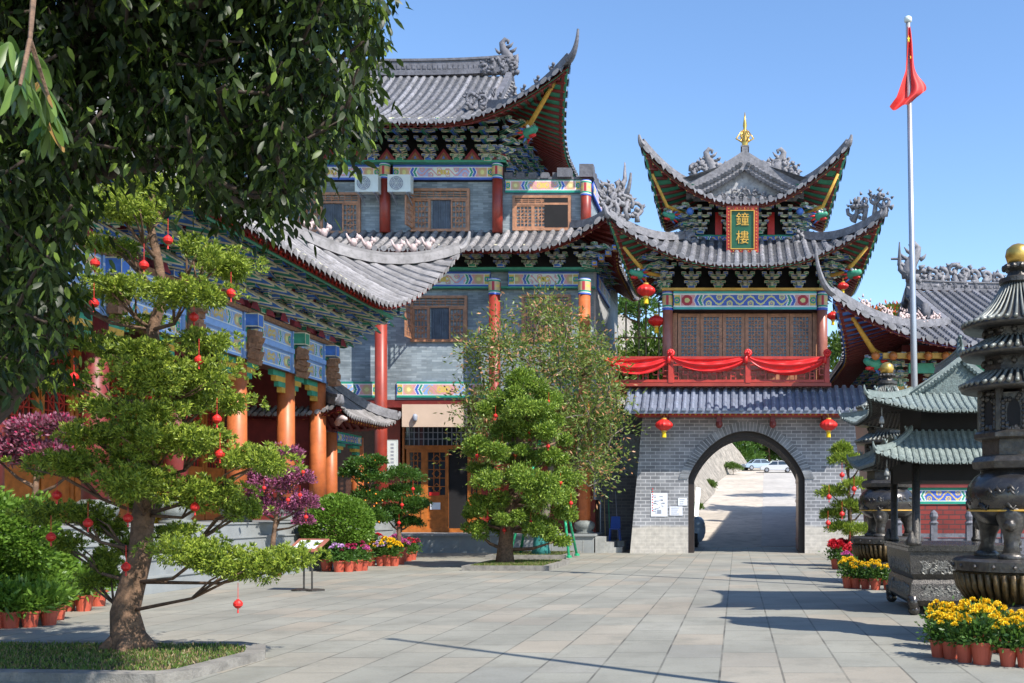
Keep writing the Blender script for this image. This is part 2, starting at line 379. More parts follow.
def grow(trunk,r0,targets,rng,rtip=0.006,jit=0.12,m=None):
    """skeleton that joins every target to the nearest existing node; returns tube list"""
    nodes=[np.array(p,float) for p in trunk]; par=[-1]+list(range(len(trunk)-1)); 
    A=np.array(nodes); order=np.argsort([np.min(np.linalg.norm(A-t,axis=1)) for t in targets])
    tips=[]
    for i in order:
        t=np.array(targets[i]); A=np.array(nodes)
        dd=np.linalg.norm(A-t,axis=1); dd=dd+np.where(A[:,2]>t[2]+0.1,0.5*np.linalg.norm(t-A[0])/4,0)
        k=int(np.argmin(dd)); s=nodes[k]; dist=np.linalg.norm(t-s); seg=max(1,int(dist/0.35)); pr=k
        for j in range(1,seg+1):
            q=s+(t-s)*j/seg
            if j<seg: q=q+rng.normal(size=3)*jit*dist/seg*0.8
            nodes.append(q); par.append(pr); pr=len(nodes)-1
        tips.append(pr)
    cnt=[0]*len(nodes)
    for i in range(len(nodes)-1,0,-1):
        cnt[i]=max(cnt[i],1)
    for i in range(len(nodes)-1,0,-1):
        cnt[par[i]]+=cnt[i] if par[i]>=0 else 0
    mx=max(cnt)
    rad=[max(rtip,r0*(c/mx)**0.5) for c in cnt]
    for i in range(len(trunk)): rad[i]=r0*(1-0.45*i/max(1,len(trunk)-1))
    mb=MB(); done=set()
    children={}
    for i,p in enumerate(par):
        if p>=0: children.setdefault(p,[]).append(i)
    def chain(start,first):
        pts=[nodes[start]] if start>=0 else []; rs=[]
        if start>=0: rs=[min(rad[start],rad[first]*1.25)]
        cur=first
        while True:
            pts.append(nodes[cur]); rs.append(rad[cur]); ch=children.get(cur,[])
            if not ch: break
            ch=sorted(ch,key=lambda q:-rad[q])
            for q in ch[1:]: stack.append((cur,q))
            cur=ch[0]
        if len(pts)>1: mb.tube(pts,rs,7 if rs[0]>0.03 else 4)
    stack=[(-1,0)]
    while stack: chain(*stack.pop())
    return mb,[nodes[i] for i in tips]
# ================================================================ architecture kit
def make_roof(root,cx,cy,Sa,Sb,ze,prof,dtop,lift,p,cL,flare,fadeD,axis='x',gable=None,faces=('b-','b+','a-','a+'),
              spacing=0.3,r=0.085,over=1.6,tile='tile',board='green',raft='maroon',horn=0.9,ridge_h=0.6,hip_h=0.22,
              corners=((1,1),(1,-1),(-1,1),(-1,-1)),name='roof',seg=0.38,figs=0,figmat='ridge',ridge='ridge',fascia='maroon',gablemat=None,rend='goldp',verge=(-.16,.40),
              raft_sp=0.24,cutb=None):
    def T(a,b,z): return (cx+a,cy+b,z) if axis=='x' else (cx-b,cy+a,z)
    g=gable
    def Pt(face,s,d,dz=0.0):
        sg=1 if face[1]=='+' else -1
        S=Sa if face[0]=='b' else Sb
        c=max(0.0,S-abs(s)); lf=(max(0.0,1-c/cL))**p*max(0.0,1-d/fadeD)
        if face[0]=='b': a=s; b=sg*(Sb-d); 
        else: b=s; a=sg*(Sa-d)
        a+=(1 if a>=0 else -1)*flare*lf; b+=(1 if b>=0 else -1)*flare*lf
        return T(a,b,ze+prof(max(d,0))+d*0.0+lift*lf+dz)
    def dmax(face,s):
        S=Sa if face[0]=='b' else Sb; c=max(0.0,S-abs(s))
        if face[0]=='b' and g is not None:
            return dtop if abs(s)<Sa-g+1e-6 else min(c,g)
        lim=g if (face[0]=='a' and g is not None) else dtop
        return min(c,lim)
    sheet=MB(); soff=MB(); rolls=MB(); fas=MB(); rfl=[]
    for face in faces:
        rf=MB(); rfl.append(rf)
        S=Sa if face[0]=='b' else Sb
        lim=g if g is not None else dtop
        segs=[(-S,-(S-lim)),(-(S-lim)+1e-4,(S-lim)-1e-4),((S-lim),S)]
        for si,(s0,s1) in enumerate(segs):
            if s1-s0<1e-3: continue
            ns=max(3,int((s1-s0)/0.4)); nd=8
            vs=[];v2=[]
            for i in range(ns+1):
                s=s0+(s1-s0)*i/ns
                dm=max(1e-3,dmax(face,s))
                for j in range(nd+1):
                    q=Pt(face,s,dm*j/nd); vs.append(q); q=Pt(face,s,min(dm,over+.3)*j/nd); v2.append((q[0],q[1],q[2]-0.13))
            fs=[(i*(nd+1)+j,(i+1)*(nd+1)+j,(i+1)*(nd+1)+j+1,i*(nd+1)+j+1) for i in range(ns) for j in range(nd)]
            sheet.add(vs,fs); soff.add(v2,[f[::-1] for f in fs])
            e1=[Pt(face,s0+(s1-s0)*i/ns,0.10,-0.04) for i in range(ns+1)]; 
            e2=[Pt(face,s0+(s1-s0)*i/ns,0.10,-0.20) for i in range(ns+1)]
            k=len(e1); fas.add(e1+e2,[(i,i+1,k+i+1,k+i) for i in range(k-1)])
            e3=[Pt(face,s0+(s1-s0)*i/ns,0.20,-0.20) for i in range(ns+1)]
            fas.add(e2+e3,[(i,i+1,k+i+1,k+i) for i in range(k-1)])
        n=int(2*S/spacing); off=(2*S-n*spacing)/2
        for i in range(n+1):
            s=-S+off+i*spacing
            if abs(s)>S-0.08: continue
            dm=dmax(face,s)
            if dm<0.1: dm=0.12
            K=max(2,int(dm/seg)); ring=[];q=5
            ths=[PI*t/(q-1) for t in range(q)]
            for j in range(K+1):
                d=-0.07+(dm+0.07)*j/K
                for rr in ((r,) if j==0 else ((r*0.80,) if j==K else (r*0.80,r))):
                    ring.append([Pt(face,s+rr*math.cos(t),d,rr*1.05*math.sin(t)+0.005) for t in ths])
            vs=[v for rg in ring for v in rg]
            fs=[(a*q+b,a*q+b+1,(a+1)*q+b+1,(a+1)*q+b) for a in range(len(ring)-1) for b in range(q-1)]
            fs.append(tuple(range(q)))
            rolls.add(vs,fs)
            # end disc and drip between rolls
            c=Pt(face,s,-0.085,-0.01); 
            rolls.add([Pt(face,s+r*1.0*math.cos(2*PI*t/8),-0.085,r*1.0*math.sin(2*PI*t/8)+0.01) for t in range(8)],[tuple(range(8))])
            if abs(s+spacing/2)<S:
                rolls.add([Pt(face,s+r,-0.05,0.03),Pt(face,s+spacing-r,-0.05,0.03),Pt(face,s+spacing/2,-0.06,-spacing*.45)],[(0,1,2)])
        n=int(2*S/raft_sp)
        for i in range(n+1):
            s=-S+raft_sp/2+i*raft_sp
            c=S-abs(s)
            dm=min(over,max(c,0.25)+0.0) if c<over else over
            if c<0.05: continue
            pts=[Pt(face,s,0.1+(dm-0.1)*t/3,-0.2) for t in range(4)]
            rf.sweep(pts,0.10,0.09,0,-0.02)
            rf.add([(pts[0][0]+dx,pts[0][1]+dy,pts[0][2]+dz) for dx,dy,dz in ((-.05,0,0.0),(.05,0,0.0),(.05,0,.08),(-.05,0,.08))],[(0,1,2,3)],1)
    o=sheet.build(name,['tiledark' if tile in('tile','tilewarm') else tile],root)
    rolls.build('roof_tiles',[tile],o,smooth=False)
    soff.build('soffit_board',[board],o); fas.build('fascia',[fascia],o)
    for rf in rfl: rf.build('rafter_row',[raft,rend if fascia=='maroon' else raft],o)
    # hips
    lim=g if g is not None else dtop
    for (qa,qb) in corners:
        face='b+' if qb>0 else 'b-'
        if face not in faces: continue
        pts=[]
        K=12
        for j in range(K+1):
            d=lim*(1-j/K); pts.append(Vector(Pt(face,qa*(Sa-d),d,0.02)))
        # horn
        t=(pts[-1]-pts[-3]); t.z=0; t.normalize(); sl=(pts[-1]-pts[-3]); m0=sl.z/max(1e-6,math.hypot(sl.x,sl.y))
        mb=MB(); mb.sweep(pts,0.24,hip_h,0,0.0); mb.sweep([q+Vector((0,0,hip_h)) for q in pts],0.15,0.10,0,0.0)
        hp=[pts[-1]+Vector((0,0,hip_h*0.5))]; rs=[0.15]
        for j in range(1,9):
            u=j/8; hp.append(pts[-1]+Vector((0,0,hip_h*0.5))+t*(horn*0.62*math.sin(u*1.35))+Vector((0,0,horn*(0.35*u*max(0.3,min(m0,1))+0.85*u**2.0)))); rs.append(0.15*(1-0.72*u))
        mb.tube(hp,rs,7)
        h=mb.build('hip_ridge',[ridge],o)
        if figs:
            for j in range(figs):
                u=(j+0.7)/figs; 
                ii=int(u*K*0.85)+1; q=pts[min(K,K-ii)]+Vector((0,0,hip_h+0.08)); fb=MB(); figurine(fb,q,t,0.36 if figmat=='pink' else 0.26); fb.build('ridge_figure',[figmat],o,smooth=True)
    # main ridge
    if ridge_h>0:
        zr=ze+prof(dtop); La=Sa-(g if g is not None else dtop); mb=MB(); pts=[]
        for j in range(13):
            u=-1+2*j/12; pts.append(T(u*La,0,zr+0.03+0.18*abs(u)**3))
        mb.sweep(pts,0.34,ridge_h*0.35,0,-0.05); mb.sweep(pts,0.22,ridge_h*0.75,0,ridge_h*0.3-0.05); mb.sweep(pts,0.32,ridge_h*0.16,0,ridge_h*1.02-0.05)
        for j in range(int(2*La/0.22)):
            a=-La+0.11+j*0.22
            q=T(a,0,zr+ridge_h*0.62)
            w=0.07
            if axis=='x': mb.box(q[0]-w,q[0]+w,q[1]-0.14,q[1]+0.14,q[2]-ridge_h*0.18,q[2]+ridge_h*0.16)
            else: mb.box(q[0]-0.14,q[0]+0.14,q[1]-w,q[1]+w,q[2]-ridge_h*0.18,q[2]+ridge_h*0.16)
        mb.build('main_ridge',[ridge],o)
    if g is not None:
        for qa in (1,-1):
            La=Sa-g; mb=MB(); gw=MB()
            for sb in (1,-1):
                pts=[]
                for j in range(9):
                    d=g-0.15+(dtop-g+0.15)*j/8; q=Pt('b+' if sb>0 else 'b-',qa*(La+.04),d,0.02); pts.append(q)
                mb.sweep(pts,0.26,verge[1],0,verge[0])
                vr=MB()
                for j in range(1,len(pts)-1):
                    for tt in (0,.5):
                        q=Vector(pts[j])*(1-tt)+Vector(pts[j+1])*tt; qo=Vector(T(qa*.22,0,0))-Vector(T(0,0,0)); vr.tube([q+Vector((0,0,-.12)),q+qo+Vector((0,0,-.24))],r*.85,6)
                        if verge[0]<-.3: vr.tube([q+Vector((0,0,verge[0]+.10)),q+qo*.9+Vector((0,0,verge[0]-.02))],r*.85,6)
                vr.build('verge_tiles',[tile],o)
            n=10; vs=[];
            for j in range(2*n+1):
                b=-(Sb-g)+(2*(Sb-g))*j/(2*n); d=Sb-abs(b); q=Pt('b+' if b>0 else 'b-',qa*(La-.05),min(d,dtop),-.05); vs.append(q)
            k=len(vs); zb=ze+prof(g)-0.1; vs+= [T(qa*(La-0.05),-(Sb-g)+(2*(Sb-g))*j/(2*n),zb) for j in range(2*n+1)]
            gw.add(vs,[(i,i+1,k+i+1,k+i) for i in range(k-1)])
            mb.build('verge_ridge',[ridge],o); gw.build('gable_wall',[gablemat or ('ridgedark' if axis=='x' else 'gable')],o)
    return o,Pt,T
def figurine(mb,q,t,s=0.26):
    q=Vector(q); t=Vector(t); 
    mb.ball((q.x,q.y,q.z+s*0.45),s*0.42,0,7,1.0,0.8,0.8)
    h=q+t*s*0.45+Vector((0,0,s*1.0)); mb.ball(tuple(h),s*0.27,0,6)
    mb.tube([q+t*s*0.2+Vector((0,0,s*0.6)),h],[s*0.2,s*0.15],5)
    b=q-t*s*0.5; mb.tube([q-t*s*0.25+Vector((0,0,s*0.4)),b+Vector((0,0,s*0.75)),b-t*s*0.15+Vector((0,0,s*1.15))],[s*0.16,s*0.13,s*0.05],5)
    mb.tube([h,h+Vector((0,0,s*0.35))-t*s*0.15],[s*0.12,s*0.03],4)
def scrolls(mb,c,ax,w,h,n=5,th=0.07,rng=R,m=0):
    """openwork dragon/cloud crest in the vertical plane (ax, z); spiral and S tubes plus spikes"""
    c=Vector(c); ax=Vector(ax).normalized(); dep=Vector((-ax.y,ax.x,0))
    def pt(u,v,e=0): return c+ax*u+Vector((0,0,v))+dep*e
    for k in range(int(n*6)):
        u=rng.uniform(-.5,.5); hh=h*(.3+.5*math.cos(PI*u*.8)); v=rng.uniform(0,hh*.85); a=rng.uniform(0,6.28); l=h*rng.uniform(.12,.22); b=a+rng.choice((-1.3,1.3)); e=rng.uniform(-.05,.05)
        mb.tube([pt(u*w,v,e),pt(u*w+l*.55*math.cos(a),v+abs(l*.55*math.sin(a)),e*1.3),pt(u*w+l*.55*math.cos(a)+l*.5*math.cos(b),v+abs(l*.55*math.sin(a))+l*.5*math.sin(b),e)],[th*1.25,th*.95,th*.15],5,m)
    for k in range(n):
        u0=-w/2+w*(k+0.5)/n; hh=h*(0.45+0.55*math.sin(PI*(k+0.5)/n))*rng.uniform(0.85,1.1)
        v0=hh*0.55; R0=min(w/n*0.62,hh*0.4); a0=rng.uniform(0,6.28); sg=rng.choice((-1,1))
        pts=[pt(u0+R0*(1-j/11)*math.cos(a0+sg*j*0.75),v0+R0*(1-j/11)*math.sin(a0+sg*j*0.75),rng.uniform(-.04,.04)) for j in range(11)]
        mb.tube(pts,[th*(1-0.4*j/10) for j in range(11)],6,m)
        mb.tube([pt(u0,-0.02),pt(u0+rng.uniform(-.1,.1),v0*0.5,.03),pt(u0+rng.uniform(-.15,.15),v0)],[th*1.5,th*1.2,th],6,m)
        for q in range(3):
            a=rng.uniform(0.3,2.84); b=pt(u0+R0*math.cos(a),v0+R0*math.sin(a)); l=rng.uniform(.25,.5)*R0+0.05
            mb.tube([b,b+ax*math.cos(a)*l+Vector((0,0,math.sin(a)*l))],[th*0.8,th*0.15],5,m)
def fish_finial(mb,c,ax,s=1.0,m=0):
    """curling fish-dragon ridge end: body rises and curls inward along -ax"""
    c=Vector(c); ax=Vector(ax).normalized()
    def pt(u,v): return c+ax*(u*s)+Vector((0,0,v*s))
    mb.tube([pt(.15,0),pt(.2,.35),pt(.05,.75),pt(-.2,1.15),pt(-.28,1.5),pt(-.1,1.72),pt(.1,1.62),pt(.05,1.45)],[.36*s,.38*s,.32*s,.24*s,.18*s,.14*s,.11*s,.07*s],8,m,True,0.6)
    mb.tube([pt(.3,.2),pt(.6,.45),pt(.62,.7),pt(.45,.75)],[.2*s,.15*s,.1*s,.05*s],6,m)
    for u,v,du,dv in ((.35,.6,.35,.25),(.25,.95,.35,.3),(.0,1.2,.4,.35),(-.35,.5,-.3,.15),(-.4,.9,-.3,.3)):
        mb.tube([pt(u,v),pt(u+du*.6,v+dv*.4),pt(u+du,v+dv)],[.12*s,.09*s,.02*s],5,m)
    mb.box(c.x-.3*s,c.x+.3*s,c.y-.2*s,c.y+.2*s,c.z-.15*s,c.z+.15*s,m)
_dg={}
def dougong_mesh(kind,H=1.15,W=1.05,tiers=4,out=0.9):
    key=(kind,H,W,tiers,out)
    if key in _dg: return _dg[key]
    mb=MB(); g0,b0=(0,2) if kind=='g' else (2,0)
    h=H/tiers
    mb.bbox(-.14,.14,-.16,.12,0,h*0.55,b0,1,.022)
    for i in range(tiers):
        z=h*(i+0.45); w=W*(0.22+0.78*((i+1)/tiers))/2*.94; o=out*(i)/(tiers)
        # outward arm
        mb.bbox(-.055,.055,-o-0.26,0.1,z,z+h*0.42,g0 if i%2 else b0,1,0.018)
        mb.add([(-.05,-o-.26,z),(.05,-o-.26,z),(.05,-o-.40,z-h*.25),(-.05,-o-.40,z-h*.25),(-.05,-o-.26,z+h*.3),(.05,-o-.26,z+h*.3)],[(4,5,2,3),(0,1,2,3),(0,3,4),(1,2,5)],b0)
        mb.add([(-.055,-o-.27,z+h*.33),(.055,-o-.27,z+h*.33),(.055,-o-.42,z-h*.25),(-.055,-o-.42,z-h*.25)],[(0,1,2,3)],1)
        for oo in ([0.0,o] if i==1 else [o]):
            ww=w if oo==o else w*0.9
            mb.bbox(-ww,ww,-oo-.055,-oo+.055,z+0.02,z+h*0.38,b0 if i%2 else g0,1,0.022)
            for x in (-ww,0,ww):
                mb.bbox(x-.085,x+.085,-oo-.10,-oo+.10,z+h*0.42,z+h*0.72,g0 if i%2 else b0,1,0.018)
            # curved ends
            for sx in (-1,1):
                mb.add([(sx*ww,-oo-.058,z+0.02),(sx*(ww-.16),-oo-.058,z-h*.12),(sx*(ww-.3),-oo-.058,z+.02)],[(0,1,2)],1)
    me=mb.mesh('bracket_set',['green','cream','blue']); _dg[key]=me; return me
_pn={}
PAL={'B':(0.06,0.13,0.55),'L':(0.27,0.44,0.78),'G':(0.02,0.30,0.20),'W':(0.78,0.80,0.78),'O':(0.72,0.52,0.12),'P':(0.72,0.34,0.36),'T':(0.60,0.42,0.22),'R':(0.45,0.03,0.05),'Y':(0.70,0.68,0.28),'C':(0.05,0.42,0.42),'V':(0.42,0.48,0.78)}
def painted_mesh(W,H,sch='tower',D=0.12,cell=0.028):
    key=(round(W,2),round(H,2),sch)
    if key in _pn: return _pn[key]
    nx=max(8,int(W/cell)); nz=max(6,int(H/cell))
    u=(np.arange(nx)+.5)/nx*W; v=(np.arange(nz)+.5)/nz
    U,V=np.meshgrid(u,v,indexing='ij'); e=np.minimum(V,1-V); ue=np.minimum(U,W-U)/H; vv=V-0.5
    c=np.zeros((nx,nz,3))
    def put(mask,k): c[mask]=PAL[k]
    fld={'tower':'B','grey':'V','hall':'L','pink':'L','low':'B'}[sch]; scr={'tower':'Y','grey':'P','hall':'T','pink':'T','low':'O'}[sch]
    put(np.ones_like(U,bool),fld)
    x=(U-W/2)/H
    if sch in('grey','pink'):
        inn=(np.abs(x)<1.0-1.2*np.abs(vv)); put(inn,'P' if sch=='pink' else 'W')
    s=np.abs(vv-0.22*np.sin(2*PI*x/1.15)); put((s<.055),scr)
    xm=(x+50)%0.575-0.2875; cy=0.18*np.sign(np.sin(2*PI*x/1.15)); rr=np.hypot(xm,vv+cy); put((np.abs(rr-.13)<.04),scr); put(rr<.045,'O')
    if sch in('grey','pink','hall'):
        for k in (-.22,0,.22): put(np.abs(np.hypot(x-k,vv*1.2)-.16)<.045,'O')
    w=ue-0.45*np.abs(vv)*1.0
    z0=min(1.5,W/H*0.28)
    for a,b,k in ((z0-.0,z0+.07,'W'),(z0-.14,z0,'G'),(z0-.2,z0-.14,'W'),(z0-.36,z0-.2,'B' if sch!='hall' else 'L'),(z0-.41,z0-.36,'W')):
        put((w>=a)&(w<b),k)
    put(w<z0-.41,'P' if sch in('tower','grey','pink') else 'L')
    m=(ue<z0-.2)&(np.hypot(ue-(z0-.75),vv)<.3)&(w<z0-.41); put(m,'R' if sch=='tower' else 'T'); put(m&(np.hypot(ue-(z0-.75),vv)<.14),'Y')
    put(ue<.42,'W'); put(ue<.38,'O' if sch!='hall' else 'T'); d=np.abs(np.hypot(ue-.19,vv)-.14)<.05; put(d&(ue<.38),'G'); put((np.hypot(ue-.19,vv)<.06),'B')
    put(ue<.05,'L' if sch=='hall' else 'B')
    put(e<.19,'W'); put(e<.14,{'tower':'C','grey':'B','hall':'L','pink':'G','low':'G'}[sch])
    xs=np.linspace(-W/2,W/2,nx+1); zs=np.linspace(0,H,nz+1)
    X,Z=np.meshgrid(xs,zs,indexing='ij'); Vt=np.stack([X,np.zeros_like(X),Z],-1).reshape(-1,3)
    i=np.arange(nx)[:,None]*(nz+1)+np.arange(nz)[None,:]
    F=np.stack([i,i+nz+1,i+nz+2,i+1],-1).reshape(-1,4)
    C=c.reshape(-1,3)
    b=len(Vt); Vt=np.concatenate([Vt,np.array([(-W/2,0,0),(W/2,0,0),(W/2,0,H),(-W/2,0,H),(-W/2,D,0),(W/2,D,0),(W/2,D,H),(-W/2,D,H)],float)])
    F=np.concatenate([F,np.array([(0,4,5,1),(1,5,6,2),(2,6,7,3),(3,7,4,0),(4,7,6,5)])+b]); C=np.concatenate([C,np.tile(PAL['L' if sch=='hall' else 'B'],(5,1))])
    me=npmesh('painted_beam',Vt,F,'paint')
    at=me.attributes.new('paint','FLOAT_COLOR','FACE'); at.data.foreach_set('color',np.concatenate([C,np.ones((len(C),1))],1).astype(np.float32).ravel())
    _pn[key]=me; return me
def painted(root,cx,y,z,W,H,sch,rotz=0.0,name='painted_beam'):
    return inst(painted_mesh(W,H,sch),name,root,(cx,y,z),rotz)
def column(root,x,y,z0,z1,r,m,base=True,band=0.0,sch='tower',name='column'):
    mb=MB(); mb.lathe([(r*1.0,z0+(0.3 if base else 0)),(r,z0+(z1-z0)*0.4),(r*0.95,z1)],20,(x,y,0))
    o=mb.build(name,[m],root,smooth=True)
    if base:
        b=MB(); b.lathe([(r*1.45,z0),(r*1.5,z0+.06),(r*1.2,z0+.1),(r*1.6,z0+.2),(r*1.72,z0+.3),(r*1.6,z0+.42),(r*1.15,z0+.47),(r*1.02,z0+.5)],20,(x,y,0)); b.build('column_base',['basest'],o,smooth=True)
    if band>0:
        W=2*PI*r*1.03; nx=28; nz=max(6,int(band/0.03)); vs=[];fs=[];C=[]
        for i in range(nx):
            for j in range(nz+1):
                a=2*PI*i/nx; vs.append((x+r*1.04*math.cos(a),y+r*1.04*math.sin(a),z1-band+band*j/nz))
        for i in range(nx):
            for j in range(nz):
                i2=(i+1)%nx; fs.append((i*(nz+1)+j,i2*(nz+1)+j,i2*(nz+1)+j+1,i*(nz+1)+j+1)); t=j/nz; ph=(i%7)
                k='B' if t<.1 or t>.9 else 'W' if t<.15 or t>.85 else 'G' if t<.25 or t>.75 else ('O' if (ph in(2,3,4) and .4<t<.6) else 'R' if ph in (0,6) else 'T')
                C.append(PAL[k]+(1,))
        g=origin(root); o2=bpy.data.objects.new('painted_capital',npmesh('painted_capital',np.array(vs)-np.array(g),fs,'paint')); COL.objects.link(o2); o2.parent=o
        at=o2.data.attributes.new('paint','FLOAT_COLOR','FACE'); at.data.foreach_set('color',np.array(C,dtype=np.float32).ravel())
    return o
def lattice(mb,x0,x1,z0,z1,y,nx,nz,b=0.025,m=0,fancy=True):
    for i in range(1,nx):
        x=x0+(x1-x0)*i/nx; mb.box(x-b/2,x+b/2,y,y+.03,z0,z1,m)
    for j in range(1,nz):
        z=z0+(z1-z0)*j/nz; mb.box(x0,x1,y+.004,y+.026,z-b/2,z+b/2,m)
    if fancy:
        cx=(x0+x1)/2; n=max(1,int((z1-z0)/(x1-x0)/0.8))
        for k in range(n):
            cz=z0+(z1-z0)*(k+.5)/n; s=min((x1-x0),(z1-z0)/n)*0.32
            q=[(cx-s,cz),(cx,cz+s),(cx+s,cz),(cx,cz-s)]
            for i in range(4):
                a=q[i]; c=q[(i+1)%4]; mb.beam((a[0],y+.012,a[1]),(c[0],y+.012,c[1]),.03,b,m)
def frame(mb,x0,x1,z0,z1,y0,y1,t,m=0):
    mb.box(x0,x0+t,y0,y1,z0,z1,m); mb.box(x1-t,x1,y0,y1,z0,z1,m)
    mb.box(x0+t,x1-t,y0+.002,y1-.002,z0,z0+t,m); mb.box(x0+t,x1-t,y0+.002,y1-.002,z1-t,z1,m)
def window(root,x0,x1,z0,z1,y,style='open',wood='wood',leafs=3):
    """timber casement window on a wall plane y (front towards -y)"""
    w=MB(); frame(w,x0,x1,z0,z1,y-.10,y+.05,.10)
    zt=z1-(z1-z0)*0.24; w.box(x0+.1,x1-.1,y-.09,y+.04,zt-.04,zt+.04)
    o=w.build('window',[wood],root)
    g=MB(); g.box(x0+.1,x1-.1,y+.01,y+.03,z0+.1,z1-.1); g.build('window_glass',['glass'],o)
    w=MB(); lattice(w,x0+.1,x1-.1,zt+.04,z1-.1,y-.07,8,3,.03); 
    q=(x1-x0-.2)
    if style=='open':
        ls=[(x0+.1,x0+.1+q*.3,0),(x0+.1+q*.7,x1-.1,0)]
        for a,b,_ in ls:
            frame(w,a,b,z0+.1,zt-.04,y-.075,y-.02,.055); lattice(w,a+.055,b-.055,z0+.155,zt-.095,y-.06,4,5,.028)
        w.box(x0+.1+q*.3+.0,x0+.14+q*.3,y-.08,y,z0+.1,zt-.04)
        c=MB(); n=24; a=x0+.16+q*.32; b=x0+.1+q*.7
        vs=[];fs=[]
        for i in range(n+1):
            xx=a+(b-a)*i/n; yy=y-.02+.012*math.sin(i*2.1); vs+=[(xx,yy,z0+.1),(xx,yy,zt-.04)]
        fs=[(2*i,2*i+2,2*i+3,2*i+1) for i in range(n)]; c.add(vs,fs); c.build('curtain',['curtain'],o)
        # casement swung outwards on the left
        hx=x0+.06; s=MB(); L_=q*.28; dx,dy=-math.sin(.5)*L_*.25,-L_*.95
        for (za,zb) in ((z0+.1,z0+.16),(zt-.1,zt-.04)): s.beam((hx,y-.1,(za+zb)/2),(hx+dx,y-.1+dy,(za+zb)/2),.04,.06)
        for t in (0,1): s.beam((hx+dx*t,y-.1+dy*t,z0+.1),(hx+dx*t,y-.1+dy*t,zt-.04),.06,.04)
        for t in (.25,.5,.75): s.beam((hx+dx*t,y-.1+dy*t,z0+.1),(hx+dx*t,y-.1+dy*t,zt-.04),.03,.02)
        for t in (.2,.4,.6,.8): zz=z0+.1+(zt-z0-.14)*t; s.beam((hx,y-.1,zz),(hx+dx,y-.1+dy,zz),.02,.03)
        s.build('casement',[wood],o)
    else:
        for k in range(leafs):
            a=x0+.1+q*k/leafs; b=a+q/leafs; frame(w,a,b,z0+.1,zt-.04,y-.075,y-.02,.06); lattice(w,a+.06,b-.06,z0+.16,zt-.1,y-.06,4,6,.03)
    w.build('lattice',[wood],o)
    return o
def dragon_head(root,c,d,s=0.45,name='dragon_head'):
    c=Vector(c); d=Vector(d).normalized(); mb=MB(); up=Vector((0,0,1)); sd=d.cross(up)
    mb.tube([c-d*s*.6,c,c+d*s*.5,c+d*s*1.0+up*s*.12],[s*.35,s*.42,s*.3,s*.2],8,0)
    mb.tube([c+d*s*.3-up*s*.3,c+d*s*.9-up*s*.38],[s*.18,s*.1],6,1)
    mb.ball(tuple(c+d*s*.25+up*s*.35+sd*s*.22),s*.14,2); mb.ball(tuple(c+d*s*.25+up*s*.35-sd*s*.22),s*.14,2)
    for k in range(9):
        a=k/9*2*PI; q=c-d*s*.2+up*math.sin(a)*s*.35+sd*math.cos(a)*s*.35
        mb.tube([q,q-d*s*.4+(up*math.sin(a)+sd*math.cos(a))*s*.3],[s*.13,s*.03],4,3 if k%2 else 1)
    mb.tube([c+d*s*.1+up*s*.4,c-d*s*.3+up*s*.8,c-d*s*.1+up*s*1.0],[s*.09,s*.06,s*.02],5,4)
    return mb.build(name,['green','lred','white','blue','goldp'],root,smooth=True)
